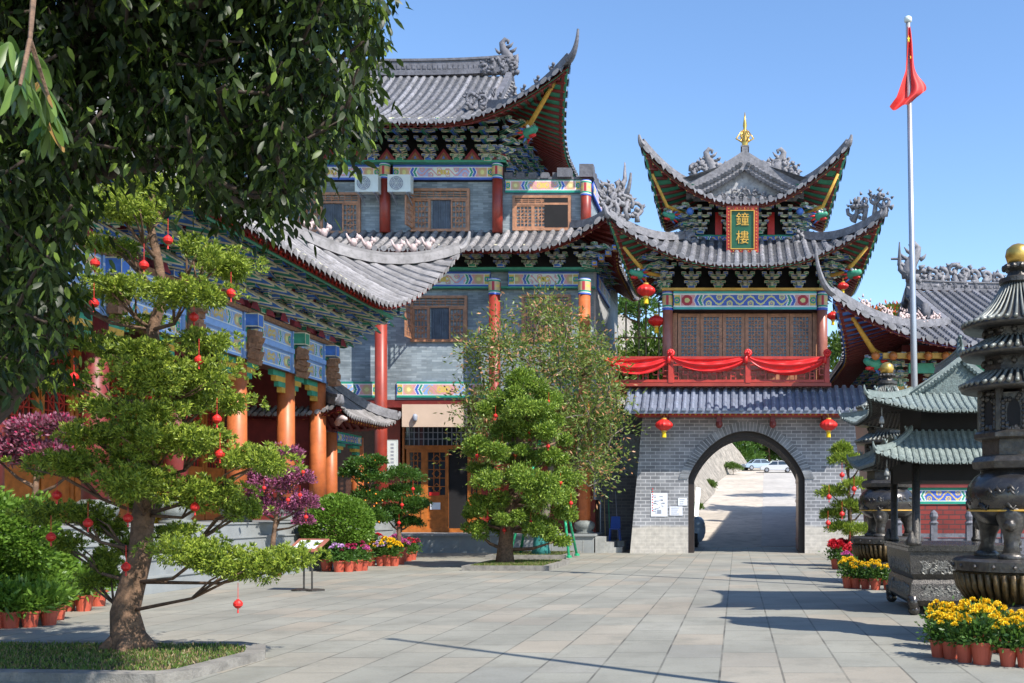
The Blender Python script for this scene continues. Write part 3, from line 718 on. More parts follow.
# ================================================================ BELL TOWER
def bell_tower():
    Tw=thing('bell_tower','two-roofed bell tower of painted timber over a pale brick arched gateway','tower',(0.4,37,0))
    # --- brick gateway
    yf,yb=37.0,42.3; cx=0.35; hw=2.16; zs=2.75; H=5.25
    def arch(n=28,w=hw,rise=1.78,c=cx,z=zs):
        out=[]
        for i in range(n+1):
            a=PI*i/n; co=math.cos(a); si=math.sin(a)
            out.append((c-w*co,z+rise*(max(0,si)**1.55)))
        return out
    mb=MB(); A=arch()
    def xl(z): return -3.96+0.46*z/5.0
    def xr(z): return 4.80-0.46*z/5.0
    for y,fl in ((yf,1),(yb,-1)):
        zs_=[0,1.0,2.0,zs,3.5,4.3,H]
        for za,zb in zip(zs_[:-1],zs_[1:]):
            if zb<=zs+1e-6:
                mb.quad((xl(za),y,za),(cx-hw,y,za),(cx-hw,y,zb),(xl(zb),y,zb)); mb.quad((cx+hw,y,za),(xr(za),y,za),(xr(zb),y,zb),(cx+hw,y,zb))
            else:
                mb.quad((xl(za),y,za),(cx-hw,y,za),(cx-hw,y,zb),(xl(zb),y,zb)); mb.quad((cx+hw,y,za),(xr(za),y,za),(xr(zb),y,zb),(cx+hw,y,zb))
        for p,q in zip(A[:-1],A[1:]): mb.quad((p[0],y,p[1]),(q[0],y,q[1]),(q[0],y,H),(p[0],y,H))
    mb.quad((xl(0),yf,0),(xl(0),yb,0),(xl(H),yb,H),(xl(H),yf,H)); mb.quad((xr(0),yb,0),(xr(0),yf,0),(xr(H),yf,H),(xr(H),yb,H))
    w=mb.build('gateway_wall',['brickT'],Tw)
    s=MB(); full=[(cx-hw,0.0)]+A+[(cx+hw,0.0)]
    for p,q in zip(full[:-1],full[1:]): s.quad((p[0],yf,p[1]),(p[0],yb,p[1]),(q[0],yb,q[1]),(q[0],yf,q[1]))
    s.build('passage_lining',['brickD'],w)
    # dark timber frame inside the arch
    f=MB(); A2=arch(w=hw-0.20,rise=1.60); full2=[(cx-hw+.20,0.0)]+A2+[(cx+hw-.20,0.0)]
    for (p,q,p2,q2) in zip(full[:-1],full[1:],full2[:-1],full2[1:]):
        y0,y1=yf+.25,yf+.75
        f.quad((p[0],y0,p[1]),(q[0],y0,q[1]),(q2[0],y0,q2[1]),(p2[0],y0,p2[1])); f.quad((p2[0],y0,p2[1]),(q2[0],y0,q2[1]),(q2[0],y1,q2[1]),(p2[0],y1,p2[1])); f.quad((p[0],y1,p[1]),(q[0],y1,q[1]),(q2[0],y1,q2[1]),(p2[0],y1,p2[1]))
    f.build('arch_frame',['blackwood'],w)
    d=MB(); d.box(cx+hw-.16,cx+hw-.04,yf+.8,yf+2.9,0.05,3.2); 
    for k in range(4): d.box(cx+hw-.19,cx+hw-.16,yf+.9,yf+2.8,.4+k*.75,.52+k*.75)
    d.build('gate_leaf',['colbrown'],Tw)
    v=MB(); m=MB(); n=58; Ao=arch(n,hw+.34,2.12); Ai=arch(n)
    for i in range(n):
        p,q=Ai[i],Ai[i+1]; P_,Q_=Ao[i],Ao[i+1]; e=.10
        def lp(a,b,t): return (a[0]+(b[0]-a[0])*t,a[1]+(b[1]-a[1])*t)
        a=lp(p,q,e);b=lp(p,q,1-e);c=lp(P_,Q_,1-e);dd=lp(P_,Q_,e)
        v.add([(a[0],yf-.03,a[1]),(b[0],yf-.03,b[1]),(c[0],yf-.03,c[1]),(dd[0],yf-.03,dd[1]),(a[0],yf,a[1]),(b[0],yf,b[1]),(c[0],yf,c[1]),(dd[0],yf,dd[1])],[(0,1,2,3),(0,4,5,1),(1,5,6,2),(2,6,7,3),(3,7,4,0)])
        m.quad((p[0],yf-.012,p[1]),(q[0],yf-.012,q[1]),(Q_[0],yf-.012,Q_[1]),(P_[0],yf-.012,P_[1]))
    ar=v.build('arch_ring',['vous'],w); m.build('mortar_bed',['mortar'],ar)
    # --- eaves board and slate skirt roof
    e=MB(); e.box(-3.7,4.5,36.15,36.95,5.02,5.16); b=e.build('eaves_board',['red'],Tw)
    z=MB()
    for k in range(40): x=-3.65+k*.207; z.add([(x,36.14,5.14),(x+.18,36.14,5.14),(x+.09,36.14,5.0)],[(0,1,2)])
    z.build('scallop_trim',['goldp'],b)
    for x in (-2.6,-0.65,1.3,3.2): cr=MB(); cr.box(x-.09,x+.09,36.2,37.0,4.8,5.02); cr.ball((x,36.3,4.72),.13,0,8,1.2); cr.build('corbel',['maroon'],b)
    sk=MB(); rl=MB(); ya,za=35.85,5.16; yb2,zb=37.05,6.12
    sk.quad((-4.05,ya,za),(4.75,ya,za),(4.75,yb2,zb),(-4.05,yb2,zb)); sk.quad((-4.05,ya,za-.1),(4.75,ya,za-.1),(4.75,yb2,zb-.1),(-4.05,yb2,zb-.1)); sk.quad((-4.05,ya,za-.1),(4.75,ya,za-.1),(4.75,ya,za),(-4.05,ya,za))
    q=5
    x=-3.95
    while x<4.7:
        ring=[]
        for j in range(5):
            t=j/4; yy=ya-.05+(yb2-ya)*t; zz=za+.0+(zb-za)*t
            for rr in ((.095,) if j in(0,) else (.08,.095)): ring.append([(x+rr*math.cos(PI*u/4),yy,zz+rr*1.2*math.sin(PI*u/4)) for u in range(5)])
        vs=[p for r_ in ring for p in r_]; fs=[(a*q+b_,a*q+b_+1,(a+1)*q+b_+1,(a+1)*q+b_) for a in range(len(ring)-1) for b_ in range(4)]+[(0,1,2,3,4)]
        rl.add(vs,fs); x+=.293
    so=sk.build('skirt_roof',['tileblue'],Tw); rl.build('roof_tiles',['tileblue'],so)
    # --- balcony
    bl=MB(); bl.box(-4.6,3.45,36.55,42.0,6.13,6.25); bl.build('balcony_floor',['colred'],Tw)
    yr=36.62
    rail=MB(); rail.box(-4.6,3.35,yr-.05,yr+.05,7.12,7.22); rail.box(-4.6,3.35,yr-.035,yr+.035,6.88,6.94); rail.box(-4.6,3.35,yr-.045,yr+.045,6.27,6.37)
    ro=rail.build('balustrade',['red'],Tw)
    for px in (671,748,827):
        xx=PX(px,36.62); pb=MB(); pb.box(xx-.09,xx+.09,yr-.09,yr+.09,6.25,7.32); pb.lathe([(.10,7.32),(.13,7.38),(.09,7.45),(.02,7.5)],10,(xx,yr,0)); pb.build('baluster_post',['red'],ro)
    lt=MB(); lx=[-4.55,PX(671,36.62)+.1,PX(748,36.62)+.1,PX(827,36.62)-.1]
    for a,b_ in ((-4.55,PX(671,36.62)-.1),(PX(671,36.62)+.1,PX(748,36.62)-.1),(PX(748,36.62)+.1,PX(827,36.62)-.1)):
        n=int((b_-a)/.17)
        for i in range(n+1):
            xx=a+(b_-a)*i/n
            k=i%6
            z0,z1=((6.37,6.88),(6.37,6.62),(6.55,6.88),(6.37,6.75),(6.6,6.88),(6.37,6.6))[k]
            lt.box(xx-.02,xx+.02,yr-.02,yr+.02,z0,z1)
            if i<n:
                for zz in ((6.5,6.62),(6.75,),(6.55,6.78),(6.62,),(6.5,6.7),(6.68,))[k]: lt.box(xx,xx+(b_-a)/n,yr-.018,yr+.018,zz-.018,zz+.018)
    lt.build('rail_lattice',['red'],ro)
    # --- timber storey
    c2=.3; yw=37.95
    wl=MB(); wl.box(c2-2.75,c2+2.75,yw+.12,41.4,6.25,10.9); wl.build('timber_core',['wooddk'],Tw)
    for sx in (-1,1):
        column(Tw,c2+sx*2.9,37.55,6.25,9.78,.2,'colbrown',base=False,band=.7)
        column(Tw,c2+sx*2.9,41.6,6.25,9.78,.2,'colbrown',base=False,band=.7)
    nn=6; xa,xb=c2-2.55,c2+2.55; pw=(xb-xa)/nn
    for i in range(nn):
        a=xa+i*pw; p=MB(); frame(p,a+.01,a+pw-.01,6.3,9.05,yw-.02,yw+.1,.13); p.box(a+.13,a+pw-.13,yw,yw+.09,7.30,7.42); p.box(a+.13,a+pw-.13,yw,yw+.09,6.92,7.02)
        p.box(a+.13,a+pw-.13,yw+.05,yw+.08,6.4,7.32)
        po=p.build('lattice_door',['wood'],Tw)
        l=MB(); lattice(l,a+.13,a+pw-.13,7.42,8.92,yw+.01,5,11,.032); l.build('lattice',['wood'],po)
        g=MB(); g.box(a+.13,a+pw-.13,yw+.05,yw+.08,7.42,8.92); g.build('door_glass',['glass'],po)
    for sx in (-1,1): sd=MB(); sd.box(c2+sx*2.72-.15,c2+sx*2.72+.15,yw-.0,yw+.12,6.3,9.08); sd.build('side_frame',['wood'],Tw)
    painted(Tw,c2,37.38,9.10,5.35,.68,'tower')
    for sx in (-1,1): painted(Tw,c2+sx*3.05,39.5,9.10,3.6,.68,'tower',rotz=sx*PI/2)
    t=MB(); t.box(c2-3.1,c2+3.1,37.25,37.75,9.79,9.88); t.build('plate_beam',['goldp'],Tw)
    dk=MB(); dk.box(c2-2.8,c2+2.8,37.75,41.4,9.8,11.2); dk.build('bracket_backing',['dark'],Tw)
    for i in range(7):
        x=c2-3.0+i*1.0; inst(dougong_mesh('g' if i%2 else 'b',1.12,.98,4,.9),'bracket_set',Tw,(x,37.5,9.86))
    for sx in (-1,1):
        for k in range(4): inst(dougong_mesh('g' if k%2 else 'b',1.12,.98,4,.9),'bracket_set',Tw,(c2+sx*3.0,38.4+k*1.0,9.86),sx*PI/2)
        inst(dougong_mesh('b',1.12,1.0,4,1.25),'corner_bracket_set',Tw,(c2+sx*2.98,37.52,9.86),sx*PI/4)
    # --- lower roof
    prof=lambda d:.5*d+.055*d*d
    lr,Pt,T=make_roof(Tw,c2,39.5,4.35,4.0,10.32,prof,2.35,1.5,2.2,3.9,.45,4.2,spacing=.31,r=.10,over=2.0,ridge_h=0,horn=.25,hip_h=.2)
    for sx in (-1,1):
        q=Pt('b-',sx*4.3,0.05,.25); sc_=MB(); scrolls(sc_,(q[0]-sx*.35,q[1]+.35,q[2]-.1),(sx*.8,-.6,0.0),1.7,1.25,4,.075); sc_.build('corner_crest',['ridge'],lr,smooth=True)
        dragon_head(Tw,(c2+sx*3.85,36.3,10.15),(sx*.7,-.7,0),.42)
        hb=MB(); hb.tube([(c2+sx*3.0,37.5,10.35),(c2+sx*3.7,36.6,10.3),(c2+sx*4.35,35.75,11.0)],[.08,.08,.06],6); hb.build('corner_beam',['goldp'],Tw,smooth=True)
    # --- upper storey
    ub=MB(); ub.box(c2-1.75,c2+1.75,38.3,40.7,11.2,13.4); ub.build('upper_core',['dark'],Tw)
    painted(Tw,c2,38.15,11.72,3.9,.38,'low'); 
    for sx in (-1,1): painted(Tw,c2+sx*2.0,39.5,11.72,2.6,.38,'low',rotz=sx*PI/2)
    for x in (-1.0,1.0): 
        pb=MB(); pb.box(c2+x-.13,c2+x+.13,38.12,38.3,12.1,12.95); pb.build('upper_post',['lred'],Tw)
    for x in (-1.7,-.55,.55,1.7): inst(dougong_mesh('g' if x in(-1.7,1.7) else 'b',.9,.95,4,.8),'bracket_set',Tw,(c2+x,38.15,12.1))
    for sx in (-1,1):
        for y in (38.9,40.0): inst(dougong_mesh('g',.9,.9,4,.8),'bracket_set',Tw,(c2+sx*1.95,y,12.1),sx*PI/2)
        inst(dougong_mesh('g',.95,1.1,4,1.1),'corner_bracket_set',Tw,(c2+sx*2.0,38.2,12.05),sx*PI/4)
        dragon_head(Tw,(c2+sx*2.75,37.3,12.55),(sx*.7,-.7,0),.38)
        st=MB(); scrolls(st,(c2+sx*2.35,37.5,11.35),(1,0,0),1.2,.85,3,.1); st.build('roof_carving',['ridge'],Tw,smooth=True)
        bb=MB(); bb.ball((c2+sx*2.05,37.35,12.75),.14,0,10); bb.build('blue_ball',['blue'],Tw,smooth=True)
        hb=MB(); hb.tube([(c2+sx*2.1,38.1,12.8),(c2+sx*2.9,37.2,12.9),(c2+sx*3.4,36.6,13.9)],[.07,.07,.05],6); hb.build('corner_beam',['goldp'],Tw,smooth=True)
    prof2=lambda d:.33*d+.092*d*d
    ur,Pt,T=make_roof(Tw,c2,39.5,2.9,3.2,12.84,prof2,3.2,1.85,2.0,2.88,.5,3.6,axis='y',gable=1.25,spacing=.31,r=.095,over=1.5,ridge_h=.35,verge=(-.50,.74),horn=.28,hip_h=.18)
    # pediment relief, crest dragons, finial
    pr=MB(); scrolls(pr,(c2,37.80,13.35),(1,0,0),1.9,.42,5,.04); pr.build('pediment_relief',['ridge'],ur)
    for sx in (-1,1):
        st=MB(); scrolls(st,(c2+sx*1.35,38.0,14.15),(1,0,.0),1.4,1.2,4,.09); fish_finial(st,(c2+sx*1.3,38.0,14.25),(-sx,0,0),.62); st.build('crest_dragon',['ridge'],ur,smooth=True)
        sl=MB(); sl.sweep([(c2+sx*.1,38.0,14.85),(c2+sx*.6,38.0,14.5),(c2+sx*1.2,38.0,14.12),(c2+sx*2.0,38.0,13.85),(c2+sx*2.4,37.95,13.8)],.4,.3,0,0); sl.build('pediment_ridge',['ridge'],ur)
    fi=MB(); fi.lathe([(.2,14.9),(.15,15.1),(.08,15.25),(.14,15.4),(.06,15.55),(.09,15.65),(.13,15.85),(.08,16.05),(.12,16.2),(.05,16.35),(.08,16.5),(.05,16.7),(.01,17.0)],12,(c2,38.1,-.25)); 
    for k in range(6):
        a=k*PI/3; fi.tube([(c2+.1*math.cos(a),38.1,14.75),(c2+.42*math.cos(a),38.1+.42*math.sin(a),14.8),(c2+.4*math.cos(a),38.1+.4*math.sin(a),15.05)],[.05,.04,.02],5)
        fi.tube([(c2,38.1,15.55),(c2+.33*math.cos(a),38.1+.33*math.sin(a),15.75),(c2+.12*math.cos(a),38.1+.12*math.sin(a),16.05)],[.03,.04,.02],5)
    fi.build('gilded_finial',['gold'],ur,smooth=True)
bell_tower()
def text_mesh(txt,size,extr=.01):
    cu=bpy.data.curves.new('t','FONT'); cu.body=txt; cu.size=size; cu.extrude=extr; cu.align_x='CENTER'; cu.align_y='CENTER'; cu.space_line=1.0
    o=bpy.data.objects.new('t',cu); COL.objects.link(o); bpy.context.view_layer.update()
    me=bpy.data.meshes.new_from_object(o.evaluated_get(bpy.context.evaluated_depsgraph_get())); bpy.data.objects.remove(o); return me
def plaque():
    # two-character name board, tilted forward
    y=36.9; x0,x1=PX(726.5,y),PX(758.5,y); z0,z1=PZ(253.5,y),PZ(207.5,y); cx=(x0+x1)/2
    t=thing('name_plaque','red and gold framed green board with two gold characters hanging between the tower roofs','sign',(cx,y,z0))
    t.rotation_euler=(math.radians(8),0,0)
    w=(x1-x0)/2; h=z1-z0
    m=MB(); m.box(-w,w,0,.08,0,h); m.build('board_back',['red'],t,local=True)
    m=MB(); frame(m,-w,w,0,h,-.05,0.0,.17); f=m.build('frame',['red'],t,local=True)
    m=MB(); frame(m,-w+.15,w-.15,.15,h-.15,-.075,-.05,.03)
    for k in range(14):
        for s in (-1,1): m.ball((s*(w-.08),-.055,.1+k*(h-.2)/13),.022,0,6)
    for k in range(8):
        for zz in (.09,h-.09): m.ball((-w+.12+k*(2*w-.24)/7,-.055,zz),.022,0,6)
    m.build('gold_beading',['goldp'],f,local=True)
    m=MB(); m.box(-w+.18,w-.18,-.02,-.002,.18,h-.18); m.build('green_field',['plaqueg'],t,local=True)
    for i,ch in enumerate('鐘樓'):
        me=text_mesh(ch,.50,.012); me.materials.clear(); me.materials.append(MT['goldp'])
        o=bpy.data.objects.new('gold_character',me); COL.objects.link(o); o.parent=t; o.location=(0,-.035,h*(.70-.38*i)); o.rotation_euler=(PI/2,0,0)
plaque()
# red cloth swags on the balustrade
def swags():
    y=36.5; t=thing('red_cloth_swag','bright red satin cloth draped in swags and rosettes along the balcony rail','cloth',(PX(748,y),y,6.2))
    posts=[PX(602,y),PX(671,y),PX(748,y),PX(827,y)]
    for k in range(3):
        a,b=posts[k],posts[k+1]; n=48; q=18; vs=[];fs=[]
        dip=(.50,.44,.52)[k]; 
        for i in range(n+1):
            t_=i/n; env=(4*t_*(1-t_))**.75
            for j in range(q+1):
                v=j/q; z=7.25-(dip*.25+dip*1.05*v)*env-.05*v-.03
                yy=y-.04-.09*env*math.sin(v*PI*4.2+t_*2.5+k)*.7-.05*math.sin(v*PI)-.02*math.sin(t_*31+v*7)*env
                vs.append((a+(b-a)*t_,yy,z-.02*math.sin(v*9+t_*5)))
        fs=[(i*(q+1)+j,(i+1)*(q+1)+j,(i+1)*(q+1)+j+1,i*(q+1)+j+1) for i in range(n) for j in range(q)]
        m=MB(); m.add(vs,fs); m.build('swag',['cloth'],t,smooth=True)
    for x in posts[1:]:
        m=MB()
        for i in range(10):
            a=i*.63; m.ball((x+.09*math.cos(a),y-.11,7.32+.085*math.sin(a)),.065,0,6)
        m.ball((x,y-.17,7.32),.065,0,7)
        m.tube([(x-.05,y-.1,7.25),(x-.1,y-.1,6.95)],[.06,.09],6)
        m.build('rosette',['cloth'],t,smooth=True)
swags()
# ---------------------------------------------------------------- lanterns
def lantern_meshes():
    b=MB(); prof=[(.10,-.24)]+[(.12+.26*math.sin(PI*(i+.5)/9),-.24+.48*(i+.5)/9) for i in range(9)]+[(.10,.24)]
    n=28; vs=[];fs=[]
    for r,z in prof:
        for k in range(n):
            a=2*PI*k/n; rr=r*(1 if k%2 else .955); vs.append((rr*math.cos(a),rr*math.sin(a),z))
    for i in range(len(prof)-1):
        for k in range(n): fs.append((i*n+k,i*n+(k+1)%n,(i+1)*n+(k+1)%n,(i+1)*n+k))
    b.add(vs,fs); body=b.mesh('lantern_body','lred')
    c=MB(); c.lathe([(.115,.22),(.12,.29)],14); c.lathe([(.12,-.29),(.115,-.22)],14); c.tube([(0,0,.29),(0,0,.55)],.01,4); cap=c.mesh('lantern_cap','goldp')
    t=MB()
    for k in range(16):
        a=k*.393; t.tube([(.06*math.cos(a),.06*math.sin(a),-.28),(.08*math.cos(a),.08*math.sin(a),-.52)],[.018,.014],4)
    return body,cap,t.mesh('tassel','yel')
LM=lantern_meshes()
def lantern(px,py,Y,label,s=1.0,group='large red lanterns on the bell tower'):
    x,y,z=P3(px,py,Y); t=thing('red_lantern',label,'lantern',(x,y,z),group); s*=.86; t.scale=(s,s,s)
    for me,n in zip(LM,('lantern_body','cap','tassel')):
        o=bpy.data.objects.new(n,me); COL.objects.link(o); o.parent=t
lantern(664,425,36.0,'red lantern with yellow tassel hanging left of the brick arch under the slate eaves')
lantern(828.5,425,36.0,'red lantern with yellow tassel hanging right of the brick arch under the slate eaves')
lantern(646,290.5,35.9,'red lantern with yellow tassel under the left corner of the tower lower roof',1.05)
lantern(656.5,321,37.6,'shaded red lantern lower down beside the left tower column above the balcony')
lantern(843,286,35.7,'red lantern under the right corner of the tower lower roof behind the hall ridge',.62)
lantern(833,316,37.6,'red lantern beside the right tower column half hidden behind it',.75)
# ---------------------------------------------------------------- posters on the gateway
def poster(px0,px1,py0,py1,Y,label,rows,fig=False):
    x0,x1=PX(px0,Y),PX(px1,Y); z0,z1=PZ(py1,Y),PZ(py0,Y); t=thing('paper_notice',label,'notice',((x0+x1)/2,Y,z0),'paper notices on the brick gateway')
    m=MB(); m.box(x0,x1,Y-.012,Y,z0,z1); m.build('paper_sheet',['paper'],t)
    m=MB(); rr=random.Random(int(px0))
    if fig:
        for k in range(26):
            x=rr.uniform(x0+.12,x1-.12); z=rr.uniform(z0+.1,z1-.1); l=rr.uniform(.04,.14)
            m.box(x-l/2,x+l/2,Y-.016,Y-.0125,z-.012,z+.012)
        m.box((x0+x1)/2-.08,(x0+x1)/2+.08,Y-.017,Y-.0125,z0+.1,z0+.25)
        for k in range(9): m.box(x0+.04,x0+.08,Y-.016,Y-.0125,z0+.2+k*.1,z0+.24+k*.1,1)
    else:
        for k in range(rows):
            z=z1-(z1-z0)*(k+.8)/(rows+.6); m.box(x0+.06,x1-.06-rr.uniform(0,.2),Y-.016,Y-.0125,z-.012,z+.012)
    m.build('printed_marks',['ink','lred'],t)
poster(651,667.5,493,516.5,36.99,'tall white notice sheet with a faint printed drawing on the gateway brick',0,True)
poster(669.5,682.5,506.5,515.5,36.99,'small landscape paper notice beside the tall sheet on the gateway',4)
poster(678,687,498,505.5,36.99,'smallest paper notice, highest one beside the arch edge',3)
# ================================================================ GREY BRICK BUILDING (three storeys)
def grey_building():
    B=thing('grey_temple_building','three-storey blue-grey brick temple building with red columns and sweeping grey tile roofs','building',(-11.5,40,0))
    # platform
    p=MB(); p.box(-24,-5.35,37.3,40.9,0,.62); po=p.build('platform',['granite'],B); 
    c=MB(); c.box(-24,-5.3,37.22,40.9,.62,.70); c.build('platform_coping',['granite'],po)
    j=MB()
    for k in range(16): j.box(-23+k*1.15,-22.985+k*1.15,37.29,37.3,0.0,.62)
    j.build('slab_joint',['stone'],po)
    # walls
    w=MB()
    w.box(-24,-5.6,39.0,47,5.9,12.4); wl=w.build('brick_wall',['brickG'],B)
    w=MB(); w.box(-24,-5.75,39.0,46.5,12.4,14.55); w.build('upper_brick_wall',['brickG'],B)
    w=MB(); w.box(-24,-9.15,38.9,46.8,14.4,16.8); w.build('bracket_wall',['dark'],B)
    s=MB(); s.box(-5.6,-5.52,39.05,46,2.0,10.9); s.build('rendered_side_wall',['conc'],B)
    # ground floor recess
    g=MB(); g.box(-24,-5.6,40.55,40.9,.7,5.9); g.build('recess_wall',['wooddk'],B)
    g=MB(); g.box(-24,-5.6,39.0,40.6,5.6,5.9); g.build('porch_ceiling',['maroon'],B)
    g=MB(); g.box(-24,-5.6,39.05,39.2,5.66,5.98); lb=g.build('lintel',['maroon'],B)
    d=MB()
    x=-23.8
    while x<-5.8:
        d.box(x,x+.10,39.02,39.05,5.68,5.95); x+=.2
    d.build('dentil',['green'],lb)
    # carved fret under lintel near the columns
    for cx in (-13.6,-9.26,-5.83):
        for sx in ((-1,) if cx<-13 else (-1,1)):
            f=MB()
            for k in range(4): f.box(cx+sx*(.25+k*.22)-.02,cx+sx*(.25+k*.22)+.02,38.98,39.02,5.0+k*.12,5.66)
            for k in range(3): f.box(min(cx+sx*.2,cx+sx*(1.0-k*.22)),max(cx+sx*.2,cx+sx*(1.0-k*.22)),38.985,39.015,5.52-k*.2,5.56-k*.2)
            f.build('fretwork',['woodo'],B)
    # beige board
    x0,x1=PX(403,39.1),PX(468,39.1); m=MB(); m.box(x0,x1,38.98,39.1,4.84,5.72); m.build('beige_panel',['beige'],B)
    m=MB(); m.lathe([(.05,0),(.09,.05),(.1,.2),(.06,.28)],10,(PX(415,38.9),38.9,5.05)); m.box(PX(415,38.9)-.015,PX(415,38.9)+.015,38.9,39.0,5.3,5.34); m.build('wall_light',['ink'],B,smooth=True)
    # red wall left of doors, door screen
    Y=40.3
    def X(px): return PX(px,Y)
    m=MB(); m.box(X(385),X(403),Y-.1,Y+.1,.7,5.7); m.build('red_timber_wall',['colred'],B); m=MB(); m.box(X(482),-5.7,Y-.1,Y+.1,.7,5.7); m.build('red_timber_wall',['colred'],B)
    m=MB(); frame(m,X(401),X(482),.7,5.7,Y-.1,Y+.08,.16); m.box(X(401)+.16,X(482)-.16,Y-.09,Y+.07,4.05,4.2); ds=m.build('door_screen',['woodo'],B)
    m=MB(); lattice(m,X(405),X(480),4.2,5.5,Y-.03,16,5,.03,fancy=False); m.build('transom_lattice',['ink'],ds)
    m=MB(); m.box(X(403),X(481),Y+.03,Y+.06,4.2,5.6); m.build('transom_glass',['glass'],ds)
    for a,b in ((407,425),(425,449),(468,481)):
        m=MB(); frame(m,X(a),X(b),.75,4.05,Y-.08,Y+.02,.13); m.box(X(a)+.1,X(b)-.1,Y-.04,Y,.85,2.1); m.box(X(a)+.13,X(b)-.13,Y-.07,Y+.01,2.05,2.2); m.box(X(a)+.13,X(b)-.13,Y-.07,Y+.01,1.2,1.28)
        o=m.build('door',['woodo'],B); m=MB(); m.box(X(a)+.13,X(b)-.13,Y-.01,Y+.01,2.2,3.95); m.build('door_glass',['glass'],o)
        m=MB(); lattice(m,X(a)+.13,X(b)-.13,2.2,3.92,Y-.05,3,5,.025); m.build('lattice',['woodo'],o)
    m=MB(); m.box(X(449),X(468),Y-.03,Y+.02,.75,4.05); m.build('doorway_shade_panel',['dark'],B)  # black panel in the door gap, painted as the unlit room behind
    # notices on door and vertical plaque
    m=MB(); m.box(X(430),X(440),Y-.1,Y-.085,2.18,2.32); m.build('red_door_notice',['lred'],B)
    m=MB(); m.box(X(431),X(441),Y-.1,Y-.085,1.62,1.9); m.build('white_door_notice',['paper'],B)
    # columns
    for px in (381.0,584.5):
        x=PX(px,38.2); column(B,x,38.2,.7,10.42,.23 if px<500 else .235,'colred' if px<500 else 'colorange',True,.62)
    x=-9.26; column(B,x,38.2,.7,10.42,.22,'colred',True,.62)
    column(B,-18,38.2,.7,10.42,.22,'colred',True,.62)
    # painted bands A (z 5.97-6.6), B, C, D
    for a,b in ((-22,-18.3),(-17.7,-13.95),(-13.25,-9.6),(-8.9,-6.15)):
        painted(B,(a+b)/2,38.93,5.98,b-a,.62,'pink'); painted(B,(a+b)/2,38.9,10.28,b-a,.60,'grey')
    m=MB(); m.box(-24,-5.5,38.6,39.0,10.88,10.98); m.build('plate_beam',['green'],B); m=MB(); m.box(-24,-5.5,38.75,39.0,10.2,10.27); m.build('lower_moulding',['green'],B)
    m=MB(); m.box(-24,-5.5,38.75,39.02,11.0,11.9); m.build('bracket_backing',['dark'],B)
    for i in range(12):
        x=-5.83-i*1.09; inst(dougong_mesh('g' if i%2 else 'b',.72,.95,3,.9),'bracket_set',B,(x,38.62,10.95))
    inst(dougong_mesh('b',.75,.9,3,1.3),'corner_bracket_set',B,(-5.7,38.6,10.9),PI/4)
    for k in range(4): inst(dougong_mesh('g' if k%2 else 'b',.72,.95,3,.8),'bracket_set',B,(-5.6,39.6+k*1.1,10.95),PI/2)
    painted(B,-5.45,41.2,10.28,3.6,.60,'grey',rotz=PI/2); painted(B,-5.62,41.0,13.95,3.6,.55,'grey',rotz=PI/2)
    gb=MB()
    for k in range(4): gb.bbox(-5.55+k*.28,-5.35+k*.28,38.2-k*.16,38.5-k*.16,10.95+k*.16,11.12+k*.16,0,1)
    gb.build('gilded_corner_arm',['goldp','blue'],B)
    # second-floor windows
    window(B,PX(411,39),PX(467.5,39),PZ(342,39),PZ(296,39),39.0,'open')
    window(B,PX(522,39),PX(571,39),PZ(342,39),PZ(295,39),39.0,'shut',leafs=4)
    window(B,PX(300,39),PX(354.5,39),PZ(342,39),PZ(296,39),39.0,'shut',leafs=4)
    # third floor windows
    window(B,PX(411.5,39),PX(470,39),PZ(232,39),PZ(189,39),39.0,'open')
    window(B,PX(304,39),PX(361,39),PZ(234,39),PZ(193,39),39.0,'open')
    window(B,PX(513,39),PX(571,39),PZ(231,39),PZ(196,39),39.0,'half',leafs=3)
    m=MB(); m.box(PX(545,39),PX(568,39),38.915,38.93,PZ(229,39)+.05,PZ(198,39)); m.build('window_shade_panel',['dark'],B)  # black sheet over the casements, shade of an open window put into colour
    # upper columns
    for px,z1 in ((385,15.0),(497.5,15.0),(586,14.35)):
        x=PX(px,38.75); column(B,x,38.75,12.35,z1,.2,'colred',False,.6)
    for a,b in ((-22,-18.3),(-17.7,-13.85),(-13.35,-9.45)): painted(B,(a+b)/2,38.8,14.42,b-a,.58,'grey')
    painted(B,PX(543,38.9),38.9,13.95,2.95,.55,'pink')
    m=MB(); m.box(-24,-8.9,38.5,39.0,15.0,15.08); m.build('plate_beam',['green'],B)
    # wing parapet
    m=MB()
    for k in range(5): 
        m.box(PX(505+k*12,38.95),PX(513+k*12,38.95),38.85,39.15,14.5,14.72)
    m.box(-9.0,-5.7,38.88,39.2,14.45,14.56); 
    for px in (558,580): m.box(PX(px,38.9),PX(px+14,38.9),38.7,39.1,14.5,15.0 if px==580 else 14.85)
    m.box(-5.85,-5.6,39.1,44,14.5,14.75)
    for k in range(8): m.box(-5.85,-5.6,39.2+k*.6,39.5+k*.6,14.75,15.0)
    m.build('parapet',['ridgedark'],B)
    # top brackets with red triangles
    tr=MB(); tg=MB(); x=-19.6; i=0
    m=MB(); m.box(-24,-9.0,38.62,38.9,15.08,15.1); 
    while x<-9.1:
        inst(dougong_mesh('g' if i%2 else 'b',1.3,1.06,5,1.15),'bracket_set',B,(x,38.68,15.05))
        tr.add([(x+.16,38.66,15.06),(x+.96,38.66,15.06),(x+.56,38.66,15.58)],[(0,1,2)]); 
        tg.add([(x+.36,38.65,15.14),(x+.76,38.65,15.14),(x+.56,38.65,15.45)],[(0,1,2)]); tg.add([(x+.50,38.645,15.18),(x+.62,38.645,15.18),(x+.56,38.645,15.30)],[(0,1,2)],1)
        x+=1.1; i+=1
    tr.build('flame_panel',['crimson'],B); tg.build('flame_motif',['carved','blue'],B)
